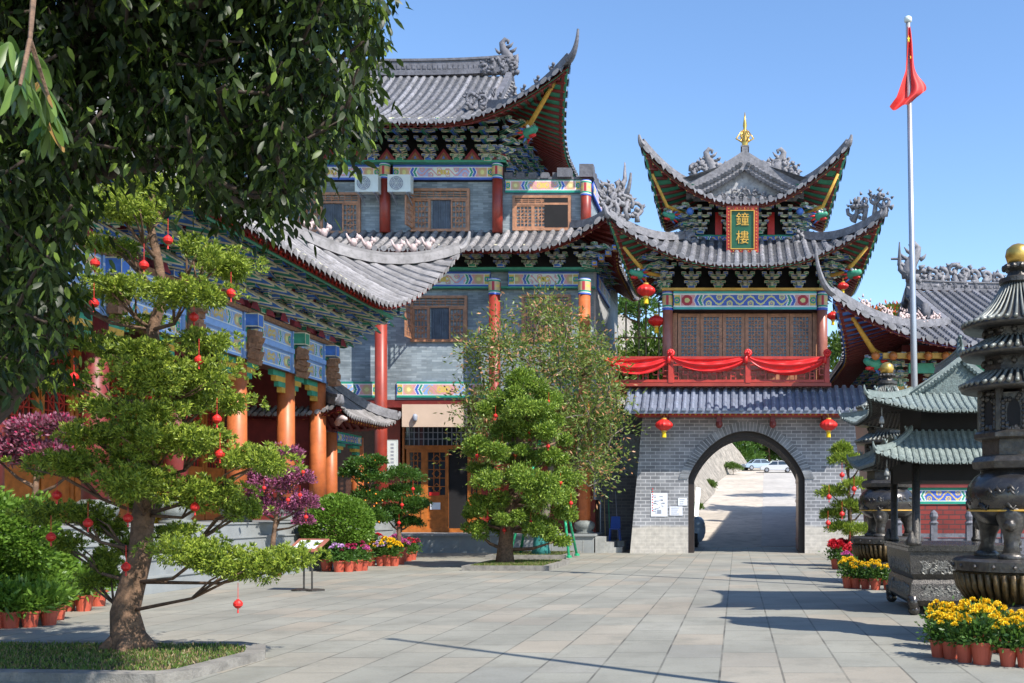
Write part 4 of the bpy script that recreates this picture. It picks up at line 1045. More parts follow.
    for k in range(5): inst(dougong_mesh('b' if k%2 else 'g',1.3,1.06,5,1.15),'bracket_set',B,(-9.05,39.8+k*1.1,15.05),PI/2)
    inst(dougong_mesh('b',1.3,1.1,5,1.6),'corner_bracket_set',B,(-9.1,38.72,15.0),PI/4)
    inst(dougong_mesh('b',1.3,1.2,5,1.15),'bracket_set',B,(-9.6,38.66,15.05))
    dragon_head(B,(-7.8,37.4,15.7),(.7,-.7,0.0),.5)
    hb=MB(); hb.tube([(-9.0,38.7,15.9),(-7.7,37.4,16.1),(-6.4,36.0,17.3)],[.11,.1,.08],6); hb.build('corner_beam',['goldp'],B,smooth=True)
    # mid skirt roof
    prof=lambda d:.55*d+.05*d*d
    mr,Pt,T=make_roof(B,-14.0,43.0,9.3,5.75,11.32,prof,1.75,1.55,2.0,3.2,.45,3.0,spacing=.35,r=.115,over=1.6,ridge_h=0,horn=.9,
                      faces=('b-','a+'),corners=((1,-1),),hip_h=.2,tile='tilewarm',board='maroon')
    sc_=MB(); q=Pt('b-',9.2,.1,.25); scrolls(sc_,(q[0]-.1,q[1]+.5,q[2]-.1),(.6,.8,0),1.6,1.5,4,.08); sc_.build('corner_crest',['ridge'],mr,smooth=True)
    # top roof
    prof=lambda d:.40*d+.0434*d*d
    tr,Pt,T=make_roof(B,-15.4,43.0,8.6,6.6,15.72,prof,6.6,1.75,2.1,4.2,.8,5.5,gable=3.0,spacing=.33,r=.10,over=2.3,ridge_h=.6,horn=.95,
                      faces=('b-','a+'),corners=((1,-1),),hip_h=.26,figs=5,rend='red',figmat='ridgedark',ridge='ridgedark',board='green')
    m=MB(); fish_finial(m,(-9.9,43,20.6),(1,0,0),.72); 
    scrolls(m,(-10.2,42.9,20.3),(1,0,0),1.6,1.0,4,.09); m.build('ridge_dragon',['ridgedark'],tr,smooth=True)
    m=MB(); fish_finial(m,(-9.75,40.1,17.6),(0,-1,0),.55); scrolls(m,(-10.2,39.2,17.3),(1,.2,0),.8,.9,2,.08); m.build('verge_figure',['ridgedark'],tr,smooth=True)
    # parapet crest at the far right end
    m=MB(); scrolls(m,(-5.45,42.3,14.0),(.5,.86,0),1.6,1.3,4,.09); m.tube([(-5.4,41.6,14.2),(-5.0,42,14.9),(-4.75,42.4,15.6),(-4.78,42.6,16.4)],[.16,.14,.1,.03],6); m.build('parapet_crest',['ridge'],B,smooth=True)
grey_building()
def air_con(px,label):
    Y=38.3; x=PX(px,Y); z=PZ(184.5,Y); t=thing('air_conditioner',label,'air conditioner',(x,Y,z-.35),'air conditioner units on the grey building')
    m=MB(); m.box(x-.44,x+.44,Y-.17,Y+.17,z-.33,z+.33); o=m.build('casing',['white'],t)
    m=MB(); 
    for r in (.27,.21,.15,.09,.04): 
        pts=[(x-.1+r*math.cos(a*PI/10),Y-.185,z+r*math.sin(a*PI/10)) for a in range(21)]; m.tube(pts,.008,4,0,False)
    for k in range(6): a=k*PI/3; m.tube([(x-.1,Y-.19,z),(x-.1+.27*math.cos(a),Y-.19,z+.27*math.sin(a))],.007,4)
    m.build('fan_grille',['white'],o)
    m=MB(); m.lathe([(.0001,-.005),(.27,-.005),(.27,.0),(.0001,.0)],20); 
    d=MB(); 
    for v in m.v: d.v.append((x-.1+v[0],Y-.173+v[2],z+v[1]))
    d.f=m.f; d.m=m.m; d.build('fan_recess',['ink'],o)
    m=MB()
    for s in (-1,1): m.box(x+s*.3-.02,x+s*.3+.02,Y-.2,Y+.5,z-.38,z-.34); m.beam((x+s*.3,Y-.15,z-.36),(x+s*.3,Y+.5,z-.65),.03,.03)
    m.build('wall_bracket',['ink'],t)
air_con(368,'white air conditioner unit left of the upper red column, nearer the mango leaves')
air_con(400.5,'white air conditioner unit right of the upper red column above the window')
def vplaque():
    Y=38.6; x0,x1=PX(387,Y),PX(398,Y); z0,z1=PZ(474,Y),PZ(440,Y)
    t=thing('vertical_plaque','tall narrow white board with a column of dark characters left of the building doors','sign',((x0+x1)/2,Y,z0))
    m=MB(); m.box(x0,x1,Y-.03,Y,z0,z1); frame(m,x0,x1,z0,z1,Y-.04,Y-.03,.02); m.build('white_board',['white'],t)
    m=MB(); r=random.Random(4)
    for k in range(8):
        z=z1-.14-k*(z1-z0-.2)/8
        for q in range(4):
            m.box((x0+x1)/2-.06,(x0+x1)/2+.06,Y-.034,Y-.031,z-.02*q-.006,z-.02*q+.002)
        for q in (-.05,0,.04): m.box((x0+x1)/2+q-.006,(x0+x1)/2+q+.006,Y-.035,Y-.031,z-.07,z+.01)
    m.build('dark_characters',['ink'],t)
vplaque()
# ================================================================ LEFT HALL
def left_hall():
    H=thing('left_temple_hall','long temple hall on the left with orange columns, blue painted beams and upturned corner eave','building',(-14,24,0))
    Xc=-12.45; zt=1.30
    p=MB(); p.box(-24,-11.75,6,34.5,0,zt); po=p.build('terrace',['granite'],H)
    s=MB()
    for k in range(4): s.box(-11.75,-11.7+.18*(3-k),8,33.5,zt*(k)/4.0,zt*(k+1)/4-.03-.001*k)
    for k in range(4): s.box(-11.75,-11.67+.18*(3-k),8,33.5,zt*(k+1)/4-.03,zt*(k+1)/4)
    s.build('steps',['granite'],po)
    ys=[29.7,27.6,24.9,22.2,19.4,16.6]
    for y in ys:
        column(H,Xc,y,zt,5.36,.235,'colorange' if y>24 else 'maroon',True,0)
        # painted capital block on the face of the beams
        q=painted(H,Xc+.29,y,5.36,.42,1.16,'hall',rotz=PI/2,name='capital_panel')
        m=MB(); m.bbox(-.15,.15,-.30,0,6.14,6.48,0,1,.03); 
        o=bpy.data.objects.new('beam_end_block',m.mesh('beam_end_block',['blue' if ys.index(y)%2==0 else 'green','cream'])); COL.objects.link(o); o.parent=H; g=origin(H); o.location=(Xc+.29-g.x,y-g.y,0-g.z); o.rotation_euler=(0,0,PI/2)
        m=MB(); rr=random.Random(int(y*10))
        for k in range(7): xx=Xc+.46+rr.uniform(-.05,.10)*(1-k*.1); zz=6.03-k*.115; m.beam((xx-.13,y+rr.uniform(-.06,.06),zz),(xx+.13,y+rr.uniform(-.1,.1),zz-rr.uniform(-.02,.1)),.24,.13)
        m.box(Xc+.25,Xc+.55,y-.08,y+.08,5.4,6.05); m.build('carved_bracket',['carved'],H)
    m=MB(); m.box(Xc-.2,Xc+.2,14,29.7,5.36,6.5); m.build('beam_core',['wooddk'],H)
    for a,b in zip(ys[1:],ys[:-1]):
        c=(a+b)/2; W=b-a-.42
        painted(H,Xc+.24,c,6.0,W,.50,'hall',rotz=PI/2); painted(H,Xc+.22,c,5.38,W,.50,'hall',rotz=PI/2)
        m=MB(); m.box(Xc+.2,Xc+.34,a+.21,b-.21,5.88,6.0); m.build('beam_moulding',['lblue'],H)
        for sx,y0 in ((1,a+.2),(-1,b-.2)):
            q=MB()
            for k in range(4): q.box(Xc-.05,Xc+.08,min(y0,y0+sx*(.75-k*.17)),max(y0,y0+sx*(.75-k*.17)),5.36-.14*(k+1),5.36-.14*k,k%2)
            q.build('wing_bracket',['green','goldp'],H)
    m=MB(); m.box(Xc-.3,Xc+.36,14,30.1,6.5,6.6); m.build('plate_beam',['carved'],H)
    m=MB(); m.box(Xc-.35,Xc+.1,14,29.9,6.62,8.6); m.build('bracket_backing',['crimson'],H)
    # brackets: dense, alternating, and slanted beaks
    bk={}
    y=15.0; i=0
    while y<30.9:
        inst(dougong_mesh('g' if (i//2)%2 else 'b',1.35,1.05,5,1.65),'bracket_set',H,(Xc+.2,y,6.62),PI/2) if i%2==0 else None
        for t in range(4):
            z=6.82+t*.30; x0=Xc+.26+t*.36
            sl=MB(); yy=y; x0_=x0; z_=z; x0=0; z=0; y=0
            for off in (0,):
                sl.add([(x0,y-.12,z+.30),(x0,y+.12,z+.30),(x0+.62,y+.09,z-.10),(x0+.62,y-.09,z-.10),(x0,y-.12,z+.02),(x0,y+.12,z+.02)],[(0,1,2,3),(4,5,2,3),(0,3,4),(1,2,5)],i%2)
                sl.add([(x0,y-.125,z+.33),(x0+.66,y-.095,z-.07),(x0+.66,y-.095,z-.11),(x0,y-.125,z+.285)],[(0,1,2,3)],2)
                sl.add([(x0,y-.125,z+.03),(x0+.66,y-.095,z-.10),(x0+.66,y-.095,z-.135),(x0,y-.125,z-.01)],[(0,1,2,3)],2)
            y=yy; x0=x0_; z=z_
            if i%2 not in bk: bk[i%2]=sl.mesh('slanted_beak',['blue','green','cream'])
            inst(bk[i%2],'slanted_beak',H,(x0,y,z))
        y+=.66; i+=1
    inst(dougong_mesh('b',1.35,1.0,5,2.2),'corner_bracket_set',H,(Xc+.2,30.9,6.62),PI*0.75)
    ft=MB()
    for k in range(20):
        ft=MB(); y=15.2+k*.8; ft.add([(Xc+.40,y,6.62),(Xc+.40,y+.5,6.62),(Xc+.36,y+.25,7.0)],[(0,1,2)]); ft.build('flame_panel',['crimson'],H)
    em=MB(); em.box(-10.75,-10.65,14,31.0,7.50,7.60); em.build('eaves_purlin',['green'],H)
    # interior: back wall with lattice doors, inner columns
    m=MB(); m.box(-15.2,-15.0,6,30.0,zt,8.5); m.build('rear_wall',['wooddk'],H)
    m=MB(); m.box(-15.2,Xc,29.9,30.05,zt,6.5); m.build('end_wall',['maroon'],H)
    for k in range(14):
        y0=14.2+k*1.1; m=MB()
        b=MB(); frame(b,-.52,.52,zt+.02,5.2,-.08,.02,.1,0); b.box(-.42,.42,-.05,0,zt+.1,2.7); b.box(-.42,.42,-.07,0,2.65,2.8)
        lattice(b,-.42,.42,2.8,5.1,-.05,5,12,.03,1)
        o=bpy.data.objects.new('lattice_door',b.mesh('lattice_door',['woodo','red'])); COL.objects.link(o); o.parent=H; g=origin(H); o.location=(-14.95-g.x,y0-g.y,0); o.rotation_euler=(0,0,PI/2)
    prof=lambda d:.52*d+.045*d*d
    r,Pt,T=make_roof(H,-16.2,19.2,14.1,6.0,7.5,prof,6.0,2.8,2.15,5.2,.72,8.0,axis='y',gable=3.5,spacing=.31,r=.088,over=2.2,ridge_h=.7,horn=.7,
                     faces=('b-','a+','b+'),corners=((1,-1),),hip_h=.28,tile='tilewarm',figs=7,rend='red',figmat='pink',ridge='tilewarm',board='maroon')
    # yellow panel and red banner seen inside
    m=MB(); m.box(-12.95,-12.9,22.0,23.2,zt,2.55)
    for k in range(8): m.box(-12.9,-12.87,22.05+k*.14,22.1+k*.14,zt+.1,2.5)
    m.build('yellow_screen',['yel'],H)
left_hall()
def porch():
    Pq=thing('small_side_porch','low tiled porch between the orange columned hall and the grey building','porch',(-13,32,1.3))
    for y in (31.0,33.2): column(Pq,-12.6,y,1.3,4.0,.2,'colorange',False,0)
    m=MB(); m.box(-14.9,-14.7,30.1,34.2,1.3,5.5); m.build('porch_wall',['wooddk'],Pq)
    painted(Pq,-12.42,32.1,3.72,2.0,.32,'low',rotz=PI/2)
    for sx,y0 in ((1,31.2),(-1,33.0)):
        m=MB()
        for k in range(3): m.box(-12.62,-12.45,min(y0,y0+sx*(.6-k*.18)),max(y0,y0+sx*(.6-k*.18)),3.7-.1*(k+1),3.7-.1*k,k%2)
        m.build('wing_bracket',['green','goldp'],Pq)
    prof=lambda d:.62*d+.12*d*d
    make_roof(Pq,-13.6,31.9,2.35,1.8,4.42,prof,1.8,.25,2,1.2,.1,3,axis='y',spacing=.2,r=.07,over=.7,ridge_h=.3,horn=.2,tile='tilewarm',board='maroon',ridge='ridge')
    m=MB(); dragon=0
    m.tube([(-12.0,30.0,4.2),(-11.8,29.8,4.35),(-11.6,29.7,4.3)],[.1,.12,.05],6); m.build('carved_fish',['pink'],Pq,smooth=True)
porch()
# ================================================================ RIGHT HALL
def right_hall():
    H=thing('right_temple_hall','grey tiled temple hall at right with openwork ridge crest and swooping red-raftered corner','building',(9,42,0))
    prof=lambda d:.34*d+.0020*d*d
    r,Pt,T=make_roof(H,15.1,47.6,11.0,12.8,7.35,prof,12.6,1.5,2.4,4.6,.85,9.0,gable=4.1,spacing=.37,r=.125,over=2.6,ridge_h=.4,horn=1.5,
                     faces=('b-','a-'),corners=((-1,-1),),hip_h=.2,figs=0,board='blue',ridge='ridge',tile='tile')
    m=MB(); scrolls(m,(10.3,47.6,12.1),(1,0,0),4.6,1.5,9,.13); m.build('openwork_crest',['ridge'],r,smooth=True); m=MB(); scrolls(m,(15.2,47.6,12.1),(1,0,0),4.0,1.2,8,.11); m.build('openwork_crest',['ridge'],r,smooth=True)
    m=MB(); fish_finial(m,(8.3,47.4,12.6),(-1,0,0),.95); m.build('ridge_dragon',['ridge'],r,smooth=True)
    m=MB(); m.tube([(7.7,47.4,13.2),(7.7,47.4,14.3)],[.12,.03],6); m.tube([(7.3,47.4,13.5),(8.1,47.4,13.5)],[.06,.06],5); m.build('ridge_spike',['ridgedark'],r)
    m=MB(); fish_finial(m,(7.2,38.5,8.5),(-1,0,0),.6); scrolls(m,(7.1,38.3,8.3),(1,0,0),.8,.9,2,.09); m.tube([(7.1,38.3,8.9),(7.2,38.1,9.5)],[.2,.12],7); m.build('verge_figure',['ridgedark'],r,smooth=True)
    for k in range(5): 
        m=MB(); d=.9+k*.65; q=Pt('b-',-(11.0-d),d,.25); scrolls(m,(q[0],q[1],q[2]-.1),(.7,.7,0),.7,.55,2,.05); m.build('hip_carving',['pink'],r,smooth=True)
    w=MB(); w.box(6.2,24,37.6,60,0,7.8); w.build('hall_body',['maroon'],H)
    for x in (6.0,9.5,13.0): column(H,x,37.0,.3,6.0,.25,'colred',True,.6)
    m=MB(); m.box(5.7,20,36.8,37.2,6.0,6.15); m.build('plate_beam',['goldp'],H)
    for a,b in ((6.3,9.2),(9.8,12.7),(13.3,17)): painted(H,(a+b)/2,36.8,5.35,b-a,.62,'tower')
    for i in range(9): inst(dougong_mesh('g' if i%2 else 'b',1.1,1.0,4,1.2),'bracket_set',H,(6.0+i*1.15,37.0,6.15))
    for i in range(6): inst(dougong_mesh('b' if i%2 else 'g',1.1,1.0,4,1.0),'bracket_set',H,(6.1,38+i*1.15,6.15),-PI/2)
    inst(dougong_mesh('b',1.1,1.1,4,1.7),'corner_bracket_set',H,(6.05,37.0,6.1),-PI/4)
    dragon_head(H,(4.95,35.9,6.85),(-.7,-.7,0),.55)
    m=MB(); m.tube([(6.0,37,7.0),(4.9,35.9,7.3),(4.0,35.0,8.4),(3.55,34.5,9.0)],[.12,.11,.08,.05],6); m.build('corner_beam',['goldp'],H,smooth=True)
    m=MB(); m.box(5.2,18,35.5,35.75,7.0,7.18); m.build('eaves_purlin',['goldp'],H)
    for k in range(12): m=MB(); m.ball((4.9+k*.62,35.35,7.05),.16,0,8); m.build('purlin_end',['woodo'],H,smooth=True)
    m=MB(); m.box(6.2,18,36.1,36.3,6.55,6.9); m.build('green_purlin',['green'],H)
right_hall()
def low_wall():
    W=thing('painted_low_wall','low red brick wall with painted band and red coping behind the incense burners','wall',(8.5,33.5,0))
    m=MB(); m.box(5.4,13,33.5,33.8,0,1.78); m.build('red_brickwork',['redwall'],W)
    for a in (5.4,8.4,11.4): painted(W,a+1.5,33.46,1.80,3.0,.55,'low')
    m=MB(); 
    for k in range(4): m.box(5.3,13.1,33.35+.04*k,33.9-.04*k,2.35+.1*k,2.43+.1*k)
    m.build('coping',['maroon'],W)
low_wall()
def stone_rail():
    W=thing('stone_balustrade','pale stone balustrade with lion-topped posts behind the bronze burners','balustrade',(7,31,0))
    m=MB(); m.box(4.6,11,30.9,31.1,0,.12); m.box(4.6,11,30.94,31.06,.75,.87)
    mo=m.build('rail',['ridgedark'],W)
    for k in range(6):
        x=5.0+k*1.1; m=MB(); m.box(x-.1,x+.1,30.9,31.1,0,1.15); m.lathe([(.12,1.15),(.15,1.2),(.09,1.27),(.14,1.4),(.11,1.52),(.02,1.6)],10,(x,31,0)); m.build('rail_post',['ridgedark'],W)
        m=MB(); m.box(x+.1,x+1.0,30.97,31.03,.14,.72); m.build('rail_panel',['ridgedark'],W)
stone_rail()
# dark alley between grey building and gateway
def alley():
    W=thing('alley_wall','dark grey brick wall with a white barred opening in the shaded alley','wall',(-4.4,40.5,0))
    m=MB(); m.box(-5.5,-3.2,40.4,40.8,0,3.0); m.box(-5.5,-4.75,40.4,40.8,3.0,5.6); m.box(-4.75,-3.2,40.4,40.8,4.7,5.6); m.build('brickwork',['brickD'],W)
    m=MB()
    for k in range(7): m.box(-4.72+k*.19,-4.70+k*.19,40.5,40.53,3.0,4.7)
    for k in range(4): m.box(-4.75,-3.3,40.51,40.54,3.2+k*.42,3.23+k*.42)
    m.build('window_bars',['ink'],W)
    m=MB(); m.box(-4.9,-3.0,42.2,42.3,2.8,5.0); m.build('opening_daylight_panel',['white'],W)
    S=thing('concrete_steps','three short concrete steps at the right end of the grey platform','steps',(-5.0,37.6,0))
    m=MB(); m.box(-5.30,-4.95,37.4,38.6,0,.60); m.box(-4.95,-4.62,37.45,38.6,0,.40); m.box(-4.62,-4.3,37.5,38.6,0,.2); m.build('step_block',['stone'],S)
    C_=thing('blue_plastic_chair','blue plastic chair standing in the dark alley beside the gateway','chair',(-4.75,38.9,.4))
    x,y=-4.75,38.9; m=MB(); m.box(x-.2,x+.2,y-.2,y+.2,.84,.88); m.build('seat',['bluep'],C_)
    m=MB(); m.add([(x-.2,y+.16,.88),(x+.2,y+.16,.88),(x+.17,y+.3,1.35),(x-.17,y+.3,1.35),(x-.2,y+.2,.88),(x+.2,y+.2,.88),(x+.17,y+.34,1.35),(x-.17,y+.34,1.35)],[(0,1,2,3),(4,5,6,7),(0,3,7,4),(1,2,6,5),(2,3,7,6)]); m.build('backrest',['bluep'],C_)
    for sx in (-1,1):
        for sy in (-1,1): m=MB(); m.beam((x+sx*.17,y+sy*.17,.84),(x+sx*.21,y+sy*.21,.4),.04,.04); m.build('leg',['bluep'],C_)
    m=MB(); m.box(-5.1,-4.35,38.62,39.3,0,.4); m.build('stone_plinth',['stone'],S)
    for i,(dx,col,lab,dy) in enumerate(((0,'bamboo','broom with bamboo handle leaning in the alley, leftmost of three',.1),(.18,'gpole','green handled broom leaning in the alley, middle of three',.25),(.5,'ink','black handled broom leaning nearest the gateway',.3))):
        B_=thing('broom',lab,'broom',(-5.35+dx,39.6,0),'brooms leaning in the alley'); a=(-5.2+dx,39.5,.45); b=(-5.35+dx*.9,40.3,2.05+dy)
        m=MB(); m.tube([a,b],.018,6); m.build('handle',[col],B_); m=MB(); m.tube([(a[0],a[1],.05),(a[0],a[1],.3),a],[.18,.12,.03],8,0,True,.5); m.build('bristles',['bluep' if i==1 else 'bamboo'],B_)
alley()
# ================================================================ BRONZE BURNERS
def radial_roof(mb,rb,c,r0,z0,r1,z1,n=34,curve=.35,th=.05,mt=0,mr=1):
    """curved conical tiled roof: r0,z0 eave; r1,z1 top"""
    K=6; prof=[]
    for i in range(K+1):
        t=i/K; prof.append((r0+(r1-r0)*t, z0+(z1-z0)*(t**(1+curve*2))))
    mb.lathe([(r1*.9,z0-th),(r0*.97,z0-th),(r0,z0)]+prof,48,c,mt)
    for k in range(n):
        a=2*PI*k/n; pts=[(c[0]+(r+.012)*math.cos(a),c[1]+(r+.012)*math.sin(a),c[2]+z+.012) for r,z in prof]
        w=2*PI*r0/n*.27
        rb.tube(pts,[w*max(.45,(r/r0)) for r,z in prof],6,mr)
def round_burner(x,y,label,s=1.0):
    B=thing('incense_burner',label,'incense burner',(x,y,0),'tiered round bronze incense burners'); c=(x,y,0)
    m=MB(); m.lathe([(.80,0),(.86,.08),(.86,.22),(.80,.30)],32,c); 
    for k in range(22):
        a=2*PI*k/22; m.ball((x+.80*math.cos(a),y+.80*math.sin(a),.30),.13,0,8,.75)
    m.lathe([(.78,.30),(.74,.44),(.62,.5)],32,c); m.build('lotus_base',['bronze'],B,smooth=True)
    m=MB(); m.lathe([(.60,.5),(.62,.62),(.70,.78),(.74,.86)],36,c)
    for k in range(46):
        a=2*PI*k/46; m.tube([(x+.62*math.cos(a),y+.62*math.sin(a),.52),(x+.71*math.cos(a),y+.71*math.sin(a),.68),(x+.755*math.cos(a),y+.755*math.sin(a),.85)],[.02,.042,.035],6)
    m.build('petal_band',['bronzeg'],B,smooth=True)
    m=MB(); m.lathe([(.74,.86),(.79,.88),(.79,.99),(.75,1.02),(.3,1.03)],36,c)
    for k in range(20): a=2*PI*k/20; m.ball((x+.79*math.cos(a),y+.79*math.sin(a),.935),.03,0,6)
    m.build('base_disc',['bronze'],B)
    for k in range(3):
        a=-2.0+2*PI*k/3; ux,uy=math.cos(a),math.sin(a); m=MB()
        m.tube([(x+.50*ux,y+.50*uy,1.02),(x+.48*ux,y+.48*uy,1.18),(x+.46*ux,y+.46*uy,1.32),(x+.44*ux,y+.44*uy,1.5),(x+.40*ux,y+.40*uy,1.62)],[.13,.085,.11,.19,.2],12)
        m.lathe([(.15,1.0),(.16,1.06),(.1,1.1)],12,(x+.50*ux,y+.50*uy,0)); m.ball((x+.6*ux,y+.6*uy,1.42),.08,0,8)
        m.build('leg',['bronze'],B,smooth=True)
    m=MB(); m.lathe([(.05,1.38),(.38,1.42),(.54,1.52),(.60,1.64),(.625,1.76),(.60,1.90),(.52,2.0),(.45,2.05),(.45,2.09)],44,c)
    bo=m.build('bowl',['bronzep'],B,smooth=True)
    m=MB(); m.lathe([(.585,1.58),(.605,1.585),(.608,1.6),(.59,1.605)],44,c)
    rr=random.Random(5)
    m.build('gold_line',['goldp'],bo,smooth=True)
    m=MB()
    for k in range(16):
        a=2*PI*k/16; 
        for q in range(3):
            aa=a+rr.uniform(-.12,.12); z=1.72+rr.uniform(-.09,.14); r=.60-.25*max(0,z-1.82)
            pts=[(x+(r+.01)*math.cos(aa+.05*t),y+(r+.01)*math.sin(aa+.05*t),z+.035*math.sin(t*1.7)) for t in range(5)]; m.tube(pts,[.016,.022,.02,.014,.006],5)
    m.build('dragon_relief',['bronze'],bo,smooth=True)
    m=MB(); m.lathe([(.45,2.08),(.55,2.1),(.57,2.18),(.52,2.24),(.44,2.26)],8,c); 
    m.lathe([(.52,2.45),(.54,2.47),(.54,2.52),(.5,2.55)],8,c); m.build('ledge',['bronze'],B)
    m=MB(); m.lathe([(.44,2.25),(.44,2.47),(.47,2.5)],8,c); m.lathe([(.45,2.5),(.45,3.0)],8,c)
    for k in range(8):
        a=PI/8*2*k; m.tube([(x+.45*math.cos(a),y+.45*math.sin(a),2.5),(x+.45*math.cos(a),y+.45*math.sin(a),3.05)],.05,6)
    rr=random.Random(9)
    for k in range(8):
        a=PI/8*(2*k+1); 
        for q in range(14):
            b=rr.uniform(-.13,.13); z=rr.choice((rr.uniform(2.52,2.62),rr.uniform(2.9,3.02))); r=.43
            m.ball((x+r*math.cos(a)-b*math.sin(a),y+r*math.sin(a)+b*math.cos(a),z),.035,0,5)
        for sx in (-1,1):
            for q in range(6): b=sx*.12; z=2.58+q*.06; m.ball((x+.43*math.cos(a)-b*math.sin(a),y+.43*math.sin(a)+b*math.cos(a),z),.035,0,5)
    ch=m.build('chamber',['bronze'],B)
    m=MB()
    for k in range(8):
        a=PI/8*(2*k+1); u=(-math.sin(a),math.cos(a)); r=.432
        pts=[]
        for (b,z) in ((-.075,2.6),(.075,2.6),(.075,2.8),(.05,2.88),(0,2.92),(-.05,2.88),(-.075,2.8)): pts.append((x+r*math.cos(a)+b*u[0],y+r*math.sin(a)+b*u[1],z))
        m.add(pts,[tuple(range(7))])
    m.build('chamber_window',['dark'],ch)
    for (r0,z0,r1,z1,i) in ((.70,3.09,.42,3.26,0),(.69,3.50,.36,3.68,1)):
        m=MB(); t=MB(); radial_roof(m,t,c,r0,z0,r1,z1,44,.1); o=m.build('tier_roof',['bronze','greytile'],B,smooth=True); t.build('tier_tiles',['greytile','greytile'],o,smooth=True)
    m=MB(); m.lathe([(.42,3.2),(.40,3.5)],8,c); m.lathe([(.38,3.6),(.40,3.84)],8,c)
    for k in range(16): a=k*PI/8; m.ball((x+.41*math.cos(a),y+.41*math.sin(a),3.38),.04,0,6); m.ball((x+.40*math.cos(a),y+.40*math.sin(a),3.75),.04,0,6)
    m.build('tier_body',['bronze'],B)
    m=MB(); t=MB(); radial_roof(m,t,c,.67,3.84,.16,4.36,40,.42); o=m.build('top_roof',['bronze','greytile'],B,smooth=True); t.build('top_tiles',['greytile','greytile'],o,smooth=True)
    m=MB(); m.lathe([(.17,4.33),(.23,4.36),(.23,4.41),(.15,4.44),(.12,4.5),(.17,4.54),(.17,4.59),(.09,4.6)],20,c)
    for k in range(12): a=k*PI/6; m.ball((x+.17*math.cos(a),y+.17*math.sin(a),4.55),.035,0,6)
    m.build('neck_collar',['bronze'],B)
    m=MB(); m.lathe([(.08,4.58),(.13,4.62),(.155,4.70),(.14,4.78),(.08,4.83),(.02,4.85)],24,c); m.build('gilded_ball',['gold'],B,smooth=True)
    return B
round_burner(3.43,12.2,'large round bronze incense burner nearest at the right edge with a gold ball on top')
round_burner(3.30,22.0,'farther round bronze incense burner behind the little green-roofed pavilion burner')
def pavilion_burner():
    x0,y0=3.45,16.35; k=4.0
    B=thing('pavilion_incense_burner','rectangular bronze incense burner shaped as a pillared pavilion with two verdigris tiled roofs','incense burner',(x0,y0,0))
    hx,hy=.80*k,1.15*k
    def W(m,*a,**q): return m.build(*a,**q)
    def rb(m,hx,hy,z0,z1,hx2=None,hy2=None,mt=0):
        hx2=hx2 or hx; hy2=hy2 or hy
        m.add([(x0-hx,y0-hy,z0),(x0+hx,y0-hy,z0),(x0+hx,y0+hy,z0),(x0-hx,y0+hy,z0),(x0-hx2,y0-hy2,z1),(x0+hx2,y0-hy2,z1),(x0+hx2,y0+hy2,z1),(x0-hx2,y0+hy2,z1)],[(0,3,2,1),(4,5,6,7),(0,1,5,4),(1,2,6,5),(2,3,7,6),(3,0,4,7)],mt)
    m=MB()
    for sx in (-1,1):
        for sy in (-1,1): m.ball((x0+sx*(hx-.2),y0+sy*(hy-.2),.3),.38,0,10,.9); m.tube([(x0+sx*(hx-.2),y0+sy*(hy-.2),.3),(x0+sx*(hx-.05),y0+sy*(hy-.05),1.2)],[.35,.3],8)
    m.build('foot',['bronzep'],B,smooth=True)
    m=MB(); rb(m,hx-.25,hy-.25,.55,.9,hx+.1,hy+.1); rb(m,hx+.1,hy+.1,.9,1.9,hx-.02,hy-.02); rb(m,hx-.02,hy-.02,1.9,2.15,hx-.15,hy-.15); lb=m.build('lower_bombe',['bronze'],B)
    m=MB(); rb(m,hx-.2,hy-.2,2.15,2.5,hx,hy); rb(m,hx,hy,2.5,3.6,hx+.1,hy+.1); rb(m,hx+.1,hy+.1,3.6,3.9); ub=m.build('carved_body',['bronze'],B)
    rr=random.Random(3); m=MB()
    for face in range(2):
        for q in range(300):
            if face==0: cx=x0+rr.uniform(-hx*.82,hx*.82); cy=y0-hy-.02; 
            else: cx=x0-hx-.02; cy=y0+rr.uniform(-hy*.85,hy*.85)
            cz=rr.choice((rr.uniform(1.0,1.7),rr.uniform(2.6,3.5)));  a=rr.uniform(0,6.28); s=.16
            pts=[]
            for t in range(5):
                u=s*math.cos(a+t*1.1)*(1-t*.12); v=s*math.sin(a+t*1.1)*(1-t*.12); pts.append((cx+(u if face==0 else 0),cy+(u if face else 0),cz+v))
            m.tube(pts,[.05,.07,.07,.05,.02],5)
    m.build('cloud_relief',['relief'],ub)
    m=MB(); rb(m,hx+.25,hy+.25,3.9,4.1); rb(m,hx+.15,hy+.15,4.1,4.25); m.build('table_top',['bronzep'],B)
    for sx in (-1,1):
        for sy in (-1,1):
            m=MB(); m.lathe([(.32,4.25),(.36,4.4),(.25,4.55),(.25,9.2)],12,(x0+sx*(hx-.35),y0+sy*(hy-.35),0)); m.lathe([(.34,4.25),(.36,4.5),(.2,4.8),(.1,5.1)],10,(x0+sx*(hx-.02),y0+sy*(hy-.05),0)) if abs(sy)==1 else None
            m.build('pillar',['bronze'],B,smooth=True)
    m=MB(); rb(m,hx-.2,hy-.2,8.2,9.4); m.build('architrave',['dark'],B)  # black colour gives this block the shade under the roof
    m=MB(); rb(m,hx-.7,hy-.7,9.4,13.2); m.build('upper_chamber',['dark'],B)
    prof=lambda d:.62*d+.13*d*d
    make_roof(B,x0,y0,6.3,5.3,9.25,prof,2.2,.6,2,3.0,.35,3,axis='y',spacing=.40,r=.14,over=1.6,tile='verdi',board='bronze',raft='bronze',ridge_h=0,horn=.45,hip_h=.25,ridge='verdi',fascia='verdid',name='lower_roof',figs=3,figmat='verdi')
    prof=lambda d:.36*d+.045*d*d
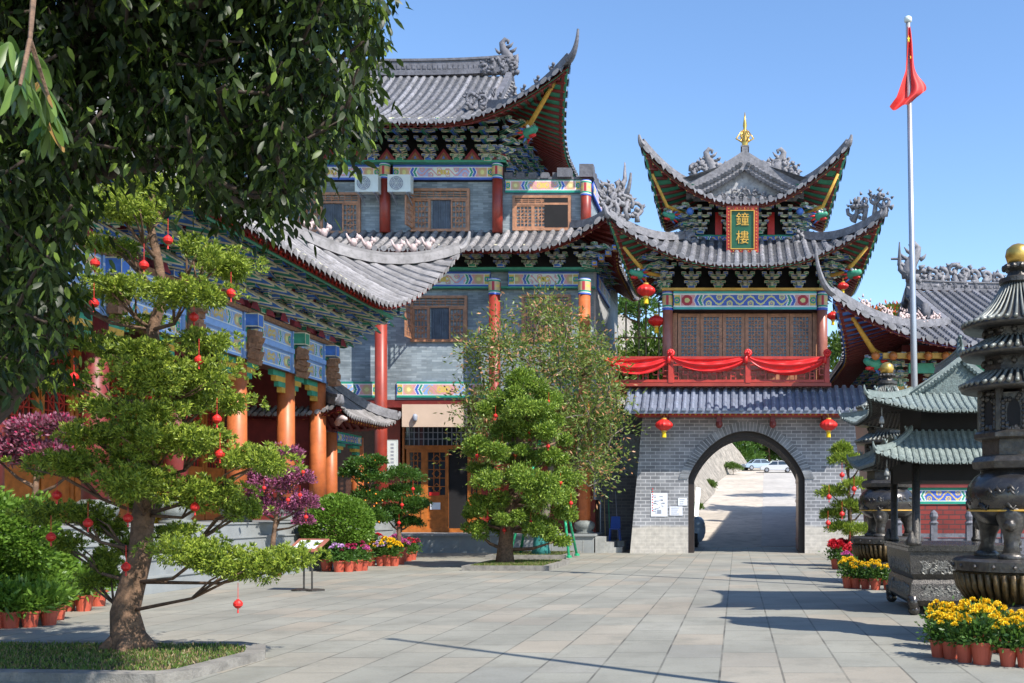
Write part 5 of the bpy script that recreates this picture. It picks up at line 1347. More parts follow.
    r,Pt,T=make_roof(B,x0,y0,6.4,5.6,12.3,prof,5.6,.75,2,4.2,.6,5,axis='y',gable=2.6,spacing=.42,r=.14,over=2.2,tile='verdi',board='bronze',raft='bronze',ridge_h=.5,horn=.5,hip_h=.28,ridge='verdi',fascia='verdid',gablemat='verdid',name='upper_roof',figs=4,figmat='verdi')
    m=MB(); fish_finial(m,(x0,y0-3.6,15.8),(0,-1,0),.8); m.build('ridge_dragon',['verdid'],r,smooth=True)
    for sx in (-1,):
        for (dx,dz) in ((5.2,12.3),(4.9,9.2)):
            m=MB(); m.lathe([(.17,dz-.75),(.14,dz-.55),(.09,dz-.38),(.03,dz-.3)],10,(x0+sx*dx,y0-6.0,0)); m.tube([(x0+sx*dx,y0-6.0,dz-.3),(x0+sx*dx,y0-6.0,dz+.2)],.03,4); m.ball((x0+sx*dx,y0-6.0,dz-.9),.08,0,6,1.4); m.build('wind_bell',['stone'],B,smooth=True)
    B.scale=(1/k,1/k,1/k)
pavilion_burner()
# ================================================================ FLAGPOLE
def flagpole(x,y,h,label,flag=True,px=None):
    F=thing('flagpole',label,'flagpole',(x,y,0))
    m=MB(); lean=-.20 if flag else 0
    m.tube([(x,y,0),(x+lean*.5,y,h*.5),(x+lean,y,h)],[.075,.062,.045],14); m.build('pole',['steel'],F,smooth=True)
    m=MB(); m.lathe([(.05,0),(.075,.02),(.08,.06),(.07,.10),(.04,.12)],14,(x+lean,y,h)); m.build('pole_cap',['white'],F,smooth=True)
    m=MB(); m.lathe([(.3,0),(.3,.12),(.12,.18)],16,(x,y,0)); m.build('pole_base',['stone'],F)
    if flag:
        # limp flag hanging down the pole in folds
        X0=x+lean; n=26; q=14; vs=[];fs=[]; Y=y
        for i in range(n+1):
            v=i/n; z=h-.12-v*1.62
            wl=(.02+.08*v+.30*max(0,v-.55)*1.6) if v<.88 else (.02+.07+.30*.33*1.6+.20*(v-.88)*6)
            wr=.04+.16*v+.20*math.exp(-((v-.80)/.16)**2)
            wr*= (1 if v<.85 else max(.35,1-(v-.85)*4))
            for j in range(q+1):
                u=j/q; xx=X0-wl+(wl+wr)*u; yy=Y-.06-.07*math.sin(u*9.5+v*2.5)*(.4+v)-.03*math.sin(v*8)
                zz=z-.10*u*(1-u)*v*3+ (.16*(u)*v)
                vs.append((xx,yy,zz))
        fs=[(i*(q+1)+j,(i+1)*(q+1)+j,(i+1)*(q+1)+j+1,i*(q+1)+j+1) for i in range(n) for j in range(q)]
        t=thing('flag','red flag with yellow stars hanging limp from the top of the steel flagpole','flag',(X0,y,h-1.0))
        m=MB(); m.add(vs,fs); m.build('flag_cloth',['flag'],t,smooth=True)
        m=MB()
        for (dx,dz,s) in ((-.02,.42,.05),(.02,.78,.025)):
            zc=h-dz; pts=[(X0+dx+s*(1 if k%2==0 else .42)*math.cos(PI/2+k*PI/5)*.6,Y-.19,zc+s*1.6*(1 if k%2==0 else .42)*math.sin(PI/2+k*PI/5)) for k in range(10)]
            m.add(pts,[tuple(range(10))])
        m.build('yellow_star',['yel'],t)
flagpole(3.62,20.0,11.35,'tall steel flagpole rising behind the pavilion burner')
flagpole(2.92,7.0,9.6,'steel pole added just outside the frame to cast a thin shadow across the paving',False)  # unseen pole, added for the line of shadow it throws on the slabs
# ================================================================ POTS
def pot_parts(kind,seed):
    r=np.random.default_rng(seed); out=[]
    m=MB(); m.lathe([(.075,0),(.10,.17),(.112,.172),(.114,.20),(.10,.20),(.092,.17)],18); out.append(('pot',m.mesh('pot','terra')))
    m=MB(); m.lathe([(.001,.175),(.095,.176)],12); out.append(('soil',m.mesh('soil','soil')))
    fl={'y':'yflower','r':'rflower','p':'pflower','m':'mflower','v':'vflower','g':None,'P':'rflower'}[kind]
    n=420 if kind!='g' else 500
    h=.20 if kind!='g' else .30
    p=r.normal(size=(n,3))*np.array([.075,.075,.07])+np.array([0,0,.17+h*.55]); p[:,2]=np.clip(p[:,2],.2,.55)
    d=norm(p-np.array([0,0,.2])+r.normal(size=(n,3))*.1); V,F=leaves(p,d,.07 if kind!='g' else .12,.03 if kind!='g' else .035,rng=r)
    out.append(('foliage',npmesh('foliage',V,F,'darkleaf' if kind!='g' else 'hedge')))
    if fl:
        nb=int(r.integers(9,17)); cs=[];k=0
        ps=[];ds=[]
        for b in range(nb):
            a=r.uniform(0,6.28); q=.15*math.sqrt(r.uniform(0,1)); c=np.array([q*math.cos(a),q*math.sin(a),.40+.10*(1-(q/.15)**2)+r.uniform(-.02,.02)])
            dd=norm(r.normal(size=(84,3))); dd[:,2]=np.abs(dd[:,2])*.9; dd=norm(dd); ps.append(c+dd*.020); ds.append(dd)
        V,F=leaves(np.concatenate(ps),np.concatenate(ds),.026 if kind!='P' else .07,.019 if kind!='P' else .04,rng=r)
        out.append(('blooms',npmesh('blooms',V,F,fl)))
    return out
PP={}
def pot(kind,px,py,label,cat_,group,s=1.0,X=None,Y=None):
    v=R.randrange(4)
    if (kind,v) not in PP: PP[(kind,v)]=pot_parts(kind,ord(kind)*3+v)
    if X is None: Y=1600/(py-510); X=PX(px,Y)
    t=thing({'g':'potted_shrub','P':'potted_poinsettia'}.get(kind,'potted_chrysanthemum'),label,cat_,(X,Y,0),group,R.uniform(0,6.28)); s*=R.uniform(.86,1.10); t.scale=(s,s,s)
    for n,me in PP[(kind,v)]:
        o=bpy.data.objects.new(n,me); COL.objects.link(o); o.parent=t
    return t
def pots():
    # nearest yellow row
    g='yellow chrysanthemum pots round the nearest burner'
    L1=[(938.5,656.7),(951,658.5),(965,662),(982,664),(1008,666),(1026,667)]
    for i,(a,b) in enumerate(L1): pot('y',a,b,'yellow chrysanthemum pot, %s from the left in the front row by the near burner'%ORD[i],'flower pot',g,1.08)
    L2=[(940,648),(956,650),(972,651),(990,652),(1004,653),(1021,654)]
    for i,(a,b) in enumerate(L2): pot('y',a,b,'yellow chrysanthemum pot, %s from the left in the back row by the near burner'%ORD[i],'flower pot',g,1.05)
    g='yellow chrysanthemum pots round the far burner'
    for i,(a,b) in enumerate([(848,588),(856,588.3),(865.5,588.8),(875.5,589.8),(888,590)]): pot('y',a,b,'yellow chrysanthemum pot, %s from the left in the small row before the far burner'%ORD[i],'flower pot',g,1.12)
    g='red poinsettia pots by the gateway pine'
    for i,(a,b) in enumerate([(836,569),(844,566),(851,570),(858,567)]): pot('P',a,b,'red poinsettia pot, %s from the left beneath the pine beside the gateway'%ORD[i],'flower pot',g,1.35)
    pot('p',846,572.5,'pink flowered pot in front of the red poinsettias','flower pot',g,1.0)
    # left mixed row
    row=[(326.8,571,'y','yellow'),(339,572,'v','pale violet'),(349,571.7,'m','dark pink'),(357,571,'m','dark pink'),(363.5,570.6,'p','bright pink'),(371,566,'y','yellow'),(381,566,'v','pale violet'),(388,566,'y','yellow'),(394.5,566,'y','yellow'),(402.8,561.7,'p','pink'),(408,561,'r','red'),(412.5,560,'m','dark red')]
    g='mixed flower pots in front of the round hedge'
    for i,(a,b,k,cn) in enumerate(row): pot(k,a,b,'%s flowered pot, %s from the left in the long row before the round hedge'%(cn,ORD[i]),'flower pot',g,1.45)
    row=[(332,565,'r','red'),(344,563.5,'r','red'),(376,561,'r','red'),(386,560.5,'r','red'),(395,560,'p','pink'),(316,569,'r','red')]
    for i,(a,b,k,cn) in enumerate(row): pot(k,a,b,'%s flowered pot behind the long mixed row, at place %s of six'%(cn,ORD[i]),'flower pot',g,1.6)
    g='leafy pots in front of the clipped hedge'
    for i,(a,b) in enumerate([(-4,628.5),(11,628),(30,627),(49,625),(57,620),(67,611),(84,611),(98,606)]): pot('g',a,b,'leafy green potted shrub, %s from the left below the clipped hedge'%ORD[i],'potted plant',g,1.25)
    pot('v',2,620,'pale violet flowered pot at the left edge among the leafy pots','flower pot',g,1.5)
    pot('y',88,598,'yellow flowered pot behind the leafy pots near the steps','flower pot',g,1.5)
pots()
# ================================================================ PLANTS
def baubles(pts,Y,what,rad,grp):
    m=MB(); m.lathe([(.01,-1.0),(.45,-.85),(.9,-.35),(.95,.2),(.6,.7),(.3,.85),(.3,1.0),(.01,1.05)],12); m.tube([(0,0,1.0),(0,0,4.5)],.06,4); m.tube([(0,0,-1.0),(0,0,-1.9)],[.12,.2],5)
    me=m.mesh('small_lantern',['lred']); 
    pts=sorted(pts,key=lambda p:p[1])
    for i,(a,b) in enumerate(pts):
        y=Y-R.uniform(.35,.75)*(1 if Y>20 else .8)
        o=bpy.data.objects.new('small_lantern',me); COL.objects.link(o); o.location=P3(a,b,y); o.scale=(rad,rad,rad*1.0)
        tag(o,'small red lantern on the %s, %s from the top'%(what,ORD[i] if i<len(ORD) else str(i+1)+'th'),'lantern',grp)
def bonsai():
    Y=11.0; B=thing('podocarpus_bonsai','tall cloud-pruned podocarpus with twisted trunk and little red lanterns in the grass bed','tree',(PX(130,Y),Y,0.1))
    def p(px,py,dy=0): return P3(px,py,Y+dy)
    m=MB(); tr=[p(131,664),p(129,640),p(125,612),p(133,582,.05),p(141,552,.1),p(143,515,.1),p(148,480),p(146,440),p(150,400),p(157,360),p(152,330),p(164,295),p(158,260),p(150,225),p(152,195)]
    m.tube(tr,[.25,.18,.145,.13,.12,.11,.10,.09,.08,.07,.06,.05,.045,.04,.03],14)
    for k in range(5):
        a=-2.6+k*1.3; bx,by=PX(130,Y),Y; m.tube([(bx+.34*math.cos(a),by+.34*math.sin(a),.02),(bx+.2*math.cos(a),by+.2*math.sin(a),.10),(bx,by,.32)],[.03,.08,.08],7)
    m.build('trunk',['bark'],B,smooth=True)
    pads=[(160,196,46,18,.2),(122,214,42,16,-.3),(198,248,26,13,.3),(215,264,36,17,-.1),(118,248,30,12,.2),(112,288,36,16,-.3),(183,297,40,17,-.4),(72,300,28,14,.2),(150,326,24,11,.3),(199,347,32,13,-.2),(106,348,36,14,.1),(173,380,58,22,-.4),(75,384,30,13,.2),(205,402,40,14,.2),(116,408,30,13,.2),(205,444,40,18,-.2),(248,466,38,17,-.3),(95,436,34,15,-.2),(55,468,38,16,-.4),(132,488,38,24,-.5),(205,498,40,18,-.1),(240,512,22,13,.1),(60,516,34,13,.2),(98,520,20,10,.3),(195,556,38,20,-.4),(238,570,36,20,-.3),(285,563,34,20,-.1),(98,578,20,22,.3),(126,548,17,10,.35),(150,440,34,15,-.6),(128,455,28,14,-.5),(146,352,28,13,-.5),(158,415,34,14,-.5),(165,535,16,9,.4),(70,548,22,14,.5),(112,530,22,13,.55),(150,505,26,16,.5),(108,562,18,14,.6),(180,532,18,9,.6)]
    br=MB(); L_=[]
    for (a,b,rx,rz,dy) in pads:
        c=np.array(p(a,b,dy)); r=(rx*.0108,rx*.0098,rz*.0108)
        best=min(tr[2:],key=lambda q:abs((510-b)*.011+1.6-.35-q[2]))
        mid=((best[0]*.45+c[0]*.55)+.05,(best[1]+c[1])/2,(best[2]*.35+c[2]*.65)-.15)
        br.tube([best,mid,(c[0],c[1],c[2]-r[2]*.3)],[.024,.018,.011],6)
        for k in range(3):
            q=(c[0]+R.uniform(-.7,.7)*r[0],c[1]+R.uniform(-.7,.7)*r[1],c[2]+R.uniform(-.1,.3)*r[2]); br.tube([mid,((mid[0]+q[0])/2,(mid[1]+q[1])/2,c[2]-r[2]*.55),q],[.015,.011,.005],4)
        n=int(6200*(rx*rz)/(45*20))
        ns=max(4,int(rx/5.5))
        for sub in range(ns):
            aa=R.uniform(0,6.28); qq=math.sqrt(R.uniform(0,1))*.72; sc_=R.uniform(.30,.46)
            cc=c+np.array([qq*math.cos(aa)*r[0],qq*math.sin(aa)*r[1],R.uniform(-.45,.45)*r[2]*(1-qq*.5)+.15*r[2]])
            rs_=sc_*math.sqrt(r[0]*r[2])*1.15
            P_,D=pad_pts(cc,(rs_*1.15,rs_*1.1,rs_*.85),int(n*.9/ns),inner=.35,up=.35,lump=.25,full=True); L_.append(leaves(P_,D,.050,.015))
            k=max(6,n//260); d=norm(RN.normal(size=(k,3))); d[:,2]=np.abs(d[:,2])-.15; tips=cc+norm(d)*np.array(r)*.82
            tips=tips-np.array([0,0,.0]); P2=np.repeat(tips,16,0); D2=norm(np.repeat(norm(d/np.array(r)),16,0)*.5+RN.normal(size=(k*16,3))*.6+np.array([0,0,.45])); L_.append(leaves(P2,D2,.058,.015))
    m=br.build('branches',['bark'],B,smooth=True)
    V,F=cat(L_); npobj('crown',V,F,'podo',B)
    pts=[(168,240),(95,263),(144,265),(94,303),(231,293),(194,317),(199,360),(74,377),(150,397),(150,397+1),(217,419),(220,454),(57,495),(128,518),(195,507),(126,567),(238,604),(51,537),(88,523)]
    pts.remove((150,398)); baubles(pts,Y,'big twisted bonsai',.05,'small red lanterns on the big bonsai')
bonsai()
def planter(name,label,pts,h,w,grassn,blade=.05,gz=None):
    cx=sum(p[0] for p in pts)/len(pts); cy=sum(p[1] for p in pts)/len(pts)
    T_=thing(name,label,'planter',(cx,cy,0)); m=MB(); n=len(pts)
    inn=[]
    for i in range(n):
        a=Vector(pts[i-1]+(0,)); b=Vector(pts[i]+(0,)); c=Vector(pts[(i+1)%n]+(0,)); d1=(b-a).normalized(); d2=(c-b).normalized()
        nn=(Vector((-d1.y,d1.x,0))+Vector((-d2.y,d2.x,0))); nn=nn.normalized()*(w/max(.5,nn.normalized().dot(Vector((-d1.y,d1.x,0))))); inn.append((b.x+nn.x,b.y+nn.y))
    for i in range(n):
        j=(i+1)%n; a,b,c,d=pts[i],pts[j],inn[j],inn[i]; e=.02
        m.add([(a[0],a[1],0),(b[0],b[1],0),(c[0],c[1],0),(d[0],d[1],0),(a[0],a[1],h),(b[0],b[1],h),(c[0],c[1],h),(d[0],d[1],h)],[(0,1,5,4),(1,2,6,5),(2,3,7,6),(3,0,4,7),(4,5,6,7)])
    m.build('kerb',['kerb'],T_); m=MB(); m.add([(a[0],a[1],h*.75) for a in inn],[tuple(range(n))]); so=m.build('soil',['soil'],T_)
    xs=[a[0] for a in inn]; ys=[a[1] for a in inn]
    P_=np.stack([RN.uniform(min(xs),max(xs),grassn),RN.uniform(min(ys),max(ys),grassn)],1)
    def inside(P_,poly):
        r=np.zeros(len(P_),bool); n=len(poly)
        for i in range(n):
            x1,y1=poly[i]; x2,y2=poly[i-1]
            c=((y1>P_[:,1])!=(y2>P_[:,1]))&(P_[:,0]<(x2-x1)*(P_[:,1]-y1)/((y2-y1)+1e-12)+x1); r^=c
        return r
    P_=P_[inside(P_,inn)]; P_=np.concatenate([P_,np.full((len(P_),1),h*.75)],1); D=norm(RN.normal(size=(len(P_),3))*.5+np.array([0,0,1.0])); V,F=leaves(P_,D,blade,.012 if blade<.09 else .02)
    g=npobj('grass',V,F,'grass',T_); g['kind']='stuff'
    return T_
planter('grass_bed','stone-kerbed grass bed holding the big bonsai at lower left',[(-10.5,9.55),(-5.35,9.2),(-5.15,9.45),(-5.05,10.7),(-5.3,11.25),(-5.7,11.5),(-10.5,11.75)],.09,.2,17000,.05)
planter('grass_bed','low kerbed grass square round the conical lantern tree',[(-7.25,26.3),(-4.95,26.3),(-4.95,29.6),(-7.25,29.6)],.13,.18,9000,.08)
planter('grass_bed','farther low kerbed bed under the leafy tree on green props',[(-8.2,32.6),(-5.6,32.6),(-5.6,35.9),(-8.2,35.9)],.13,.18,5000,.07)
def conical():
    Y=28.0; B=thing('conical_lantern_tree','cone-shaped cloud-pruned tree dotted with small red lanterns in the courtyard centre','tree',(PX(505,Y),Y,.1))
    def p(a,b,dy=0): return P3(a,b,Y+dy)
    m=MB(); tr=[p(505,568),p(505,550),p(507,530),p(512,505),p(514,480),p(518,450),p(522,420),p(526,390)]
    m.tube(tr,[.30,.22,.19,.15,.13,.1,.08,.05],12); m.build('trunk',['bark'],B,smooth=True)
    pads=[(526,382,20,15,0),(512,398,24,13,-.3),(541,399,22,13,.2),(492,408,22,11,-.2),(528,412,28,14,-.5),(552,420,18,10,.1),(481,447,25,13,-.2),(510,430,26,13,.2),(540,432,28,13,-.3),(505,452,24,12,-.6),(563,440,10,8,.3),(526,455,26,12,.1),(553,455,22,12,-.2),(500,478,30,13,-.6),(478,470,16,9,.4),(533,482,26,14,-.7),(562,478,20,13,.1),(488,505,26,14,-.3),(550,500,30,14,-.5),(520,505,24,12,.5),(510,520,16,10,-.9),(565,512,18,11,.2),(475,530,15,11,-.2),(497,527,15,10,.5),(545,528,26,12,-.2),(560,540,16,10,.3),(525,518,22,10,.8),(473,515,12,10,.3)]
    br=MB(); L_=[]
    for (a,b,rx,rz,dy) in pads:
        c=np.array(p(a,b,dy*1.3)); r=(rx*.028*.95,rx*.028*.95,rz*.028)
        best=min(tr[1:],key=lambda q:abs(c[2]-.3-q[2])); br.tube([best,((best[0]+c[0])/2,(best[1]+c[1])/2,(best[2]+c[2])/2-.1),tuple(c)],[.06,.045,.02],5)
        n=int(4300*(rx*rz)/(26*13))
        ns=max(4,int(rx/3.6))
        for sub in range(ns):
            aa=R.uniform(0,6.28); qq=math.sqrt(R.uniform(0,1))*.75; rs_=R.uniform(.32,.5)*math.sqrt(r[0]*r[2])*1.2
            cc=c+np.array([qq*math.cos(aa)*r[0],qq*math.sin(aa)*r[1],R.uniform(-.35,.45)*r[2]])
            P_,D=pad_pts(cc,(rs_*1.1,rs_*1.1,rs_*.8),int(n/ns),inner=.4,up=.25,lump=.3,full=True); L_.append(leaves(P_,D,.085,.034))
    br.build('branches',['bark'],B,smooth=True); V,F=cat(L_); npobj('crown',V,F,'cone',B)
    z=[(297,97),(224,136),(326,184),(380,226),(244,217),(170,255),(283,252),(207,338),(288,341),(382,330),(417,335),(329,452),(250,475),(200,440),(448,395),(382,95)]
    baubles([(420+.337*a,370+.337*b) for a,b in z],Y,'conical tree',.06,'small red lanterns on the conical tree')
conical()
def fruit_tree():
    Y=33.5; B=thing('red_shoot_tree','loose broad tree with olive leaves and reddish shoots in front of the grey building','tree',(PX(540,Y),Y,.1))
    r=np.random.default_rng(12); tg=[]
    while len(tg)<210:
        q=r.uniform(-1,1,3); 
        if np.dot(q,q)>1 : continue
        x,y_=q[0],q[2]
        px=541+86*x; py=408+112*(-y_)
        if py>440 and abs(px-541)<30: continue
        if py>470 and px<520 : continue
        tg.append(np.array(P3(px,py,Y+q[1]*2.3)))
    trunk=[P3(541,558,Y),P3(541,535,Y),P3(546,510,Y),P3(549,485,Y),P3(552,462,Y)]
    mb,tips=grow(trunk,.20,tg,r,.012,.12); mb.build('trunk',['barkg'],B,smooth=True)
    L_=[]
    for t in tips:
        n=int(r.integers(55,140)); p=t+r.normal(size=(n,3))*np.array([.30,.30,.24]); D=norm(p-t+r.normal(size=(n,3))*.25+np.array([0,0,.1])); L_.append(leaves(p,D,.17,.055,rng=r))
    V,F=cat(L_); npobj('crown',V,F,'fruit',B)
    m=MB(); x,y=PX(541,Y),Y; m.tube([(x,y,.1),(x,y,.4),(x+.02,y,.8),(x+.06,y,1.15)],[.34,.27,.25,.24],12); m.build('net_wrap',['gwrap'],B,smooth=True)
    for i,(a,b,dy) in enumerate(((509,556,-1.0),(520,553,.8),(569,556,-1.0),(577,555,.4))):
        Z=Y+dy; m=MB(); top=P3(540 if i<2 else 562,440 if i<2 else 470,Y); base=PX(a,Z),Z,.05; m.tube([base,top if i<2 else P3(561,478,Y)],.045,8)
        t=thing('green_prop_pole','%s slanted green prop pole from the left bracing the leafy tree'%ORD[i],'prop',(base[0],base[1],0),'green poles propping the leafy tree'); m.build('pole',['gpole'],t,smooth=True)
        m=MB(); m.lathe([(.09,.05),(.09,.11),(.05,.13)],8,(base[0],base[1],0)); m.build('foot_collar',['gpole'],t)
fruit_tree()
def mango():
    r=np.random.default_rng(21); B=thing('mango_tree','big overhanging mango tree with dark drooping leaves filling the upper left','tree',(-7.9,8.0,0))
    poly=[(-90,-170),(382,-170),(380,8),(366,50),(366,108),(342,134),(316,150),(314,180),(298,200),(276,214),(250,214),(215,194),(185,168),(150,150),(110,158),(82,178),(68,215),(66,262),(72,320),(46,368),(-90,390)]
    poly=np.array(poly,float)
    def ins(px,py):
        c=False;n=len(poly)
        for i in range(n):
            x1,y1=poly[i];x2,y2=poly[i-1]
            if ((y1>py)!=(y2>py)) and px<(x2-x1)*(py-y1)/(y2-y1)+x1: c=not c
        return c
    tg=[]
    while len(tg)<1450:
        px,py=r.uniform(-90,390),r.uniform(-170,410); y=6.0+2.2*r.uniform(0,1)**.7
        if not ins(px,py): continue
        # thin windows of light
        if 165<px<330 and 0<py<60 and r.random()<.25: continue
        if 60<px<140 and 60<py<125 and r.random()<.45: continue
        if px<100 and py>330 and r.random()<.4: continue
        tg.append(np.array(P3(px,py,y)))
    for k in range(800): # unseen crown above the frame, made thick and placed to shade the leaves below
        yy=r.uniform(3.2,7.4); tg.append(np.array([r.uniform(-8.6,-2.1),yy,max(r.uniform(5.2,7.8),2.3+.51*yy)]))
    trunk=[(-7.9,8.0,0),(-7.5,8.0,.9),(-6.6,8.0,1.9),(-5.75,8.0,2.75),(-5.6,8.0,3.3),(-5.5,8.0,4.1),(-5.2,7.9,5.0),(-4.8,7.6,6.0)]
    tg.append(np.array(P3(165,165,7.0)))
    mb,tips=grow(trunk,.24,tg,r,.010,.15); mb.tube([P3(60,182,7.6),P3(85,176,7.4),P3(120,169,7.2),P3(165,164,7.0)],[.09,.07,.055,.04],8); mb.tube([trunk[4],P3(60,182,7.6)],[.12,.09],8); mb.build('trunk',['barkd'],B,smooth=True)
    L_=[]
    for t in tips:
        n=int(r.integers(26,46)); a=r.uniform(0,6.28,n); out=np.stack([np.cos(a)*.8,np.sin(a)*.8,-.25-r.uniform(0,1.35,n)],1); p=t+norm(out)*r.uniform(0,.06,n)[:,None]+r.normal(size=(n,3))*np.array([.08,.08,.12]); L_.append(leaves(p,out+r.normal(size=(n,3))*.3,.088,.034,True,r))
    # near hanging spray at the left edge
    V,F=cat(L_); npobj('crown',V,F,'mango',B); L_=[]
    for (a,b,Yn) in ((28,50,3.4),(20,75,3.3),(8,40,3.5),(42,82,3.5),(2,70,3.4),(50,110,3.6)):
        t=np.array(P3(a,b,Yn)); n=11; an=r.uniform(0,6.28,n); out=np.stack([np.cos(an)*.6,np.sin(an)*.6,-1.0+0*an],1); L_.append(leaves(t+r.normal(size=(n,3))*.01,out,.15,.042,True,r))
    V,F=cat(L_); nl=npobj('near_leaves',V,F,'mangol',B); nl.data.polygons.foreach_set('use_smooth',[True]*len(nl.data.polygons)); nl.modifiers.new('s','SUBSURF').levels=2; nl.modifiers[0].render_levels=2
    m=MB(); m.tube([(-5.0,7.8,6.0),(-3.6,5.2,5.0),P3(30,40,3.2)],[.05,.025,.006],6); m.tube([P3(30,40,3.2),P3(20,85,3.1)],[.008,.005],5); m.tube([P3(30,40,3.2),P3(48,95,3.3)],[.008,.005],5); m.build('near_twig',['bark'],B)
mango()
def round_hedge():
    c=P3(338,525,26.5); B=thing('round_hedge','bright green ball-clipped hedge behind the mixed flower pots','hedge',(c[0],c[1],0))
    n=20000; P_,D=pad_pts(c,(.90,.90,.78),n,inner=.72,up=.15,lump=.05,full=True); V,F=leaves(P_,D,.085,.05); npobj('foliage',V,F,'hedge',B)
    m=MB(); m.tube([(c[0],c[1],0),(c[0],c[1],.9)],[.1,.07],8); 
    for k in range(10): m.tube([(c[0],c[1],.5),(c[0]+R.uniform(-.5,.5),c[1]+R.uniform(-.5,.5),c[2]+R.uniform(-.2,.5))],[.04,.01],5)
    m.build('stem',['bark'],B)
    B=thing('clipped_hedge','large clipped green hedge at the left edge behind the leafy pots','hedge',(-10.2,13.8,0)); L_=[]
    for (px,py,rx,rz,Y) in ((12,540,42,44,14.2),(-30,530,40,50,13.8),(40,565,28,30,15.0),(20,590,40,24,14.3),(-20,590,30,22,14.0)):
        q=P3(px,py,Y); P_,D=pad_pts(q,(rx*Y/1000,.55,rz*Y/1000),6500,inner=.6,up=.2,lump=.15,full=True); L_.append(leaves(P_,D,.09,.04))
    V,F=cat(L_); npobj('foliage',V,F,'hedge',B)
    m=MB()
    for (px,py,rx,rz,Y) in ((12,540,42,44,14.2),(-30,530,40,50,13.8)):
        q=P3(px,py,Y); m.tube([(q[0],q[1],0),(q[0],q[1],q[2])],[.05,.02],6)
    m.build('stem',['bark'],B)
round_hedge()
def shrub_tree(name,label,cat_,base,pads,leaf,n,ln,wd,tr=.06,trunkcol='bark',fruit=None,balls=0,upv=.35,extra=None):
    B=thing(name,label,cat_,base); L_=[]; m=MB(); ztop=max(p[2] for p in pads)
    tp=[base]
    order=sorted(pads,key=lambda p:p[2])
    cx=np.mean([p[0] for p in pads]); cy=np.mean([p[1] for p in pads])
    mid=(base[0]*.6+cx*.4,base[1]*.6+cy*.4,base[2]+(ztop-base[2])*.45); top=(cx,cy,ztop)
    m.tube([base,(base[0]+.03,base[1],base[2]+(mid[2]-base[2])*.5),mid,top],[tr*1.3,tr,tr*.8,tr*.3],8)
    for p in pads:
        zz=max(mid[2]*.7+base[2]*.3,p[2]-.4); t=min(1,max(0,(zz-base[2])/(ztop-base[2]+1e-6))); s=(base[0]+(cx-base[0])*t,base[1]+(cy-base[1])*t,zz)
        m.tube([s,((s[0]+p[0])/2,(s[1]+p[1])/2,(s[2]+p[2])/2-.05),p[:3]],[tr*.6,tr*.4,tr*.2],6)
        vol=p[3]*p[5]
        P_,D=pad_pts(p[:3],p[3:6],int(n),inner=.35,up=upv,lump=.25); L_.append(leaves(P_,D,ln,wd))
    m.build('trunk',[trunkcol],B,smooth=True); V,F=cat(L_); npobj('crown',V,F,leaf,B)
    if fruit:
        m=MB()
        for k in range(fruit[1]):
            p=R.choice(pads); d=Vector((R.gauss(0,1),R.gauss(0,1)-.6,R.gauss(0,1))).normalized(); m.ball((p[0]+d.x*p[3],p[1]+d.y*p[4],p[2]+d.z*p[5]),fruit[2],0,6)
        m.build('fruit',[fruit[0]],B,smooth=True)
    return B
def pad(px,py,Y,rx,rz): k=Y/1000; return P3(px,py,Y)+(rx*k,rx*k*.8,rz*k)
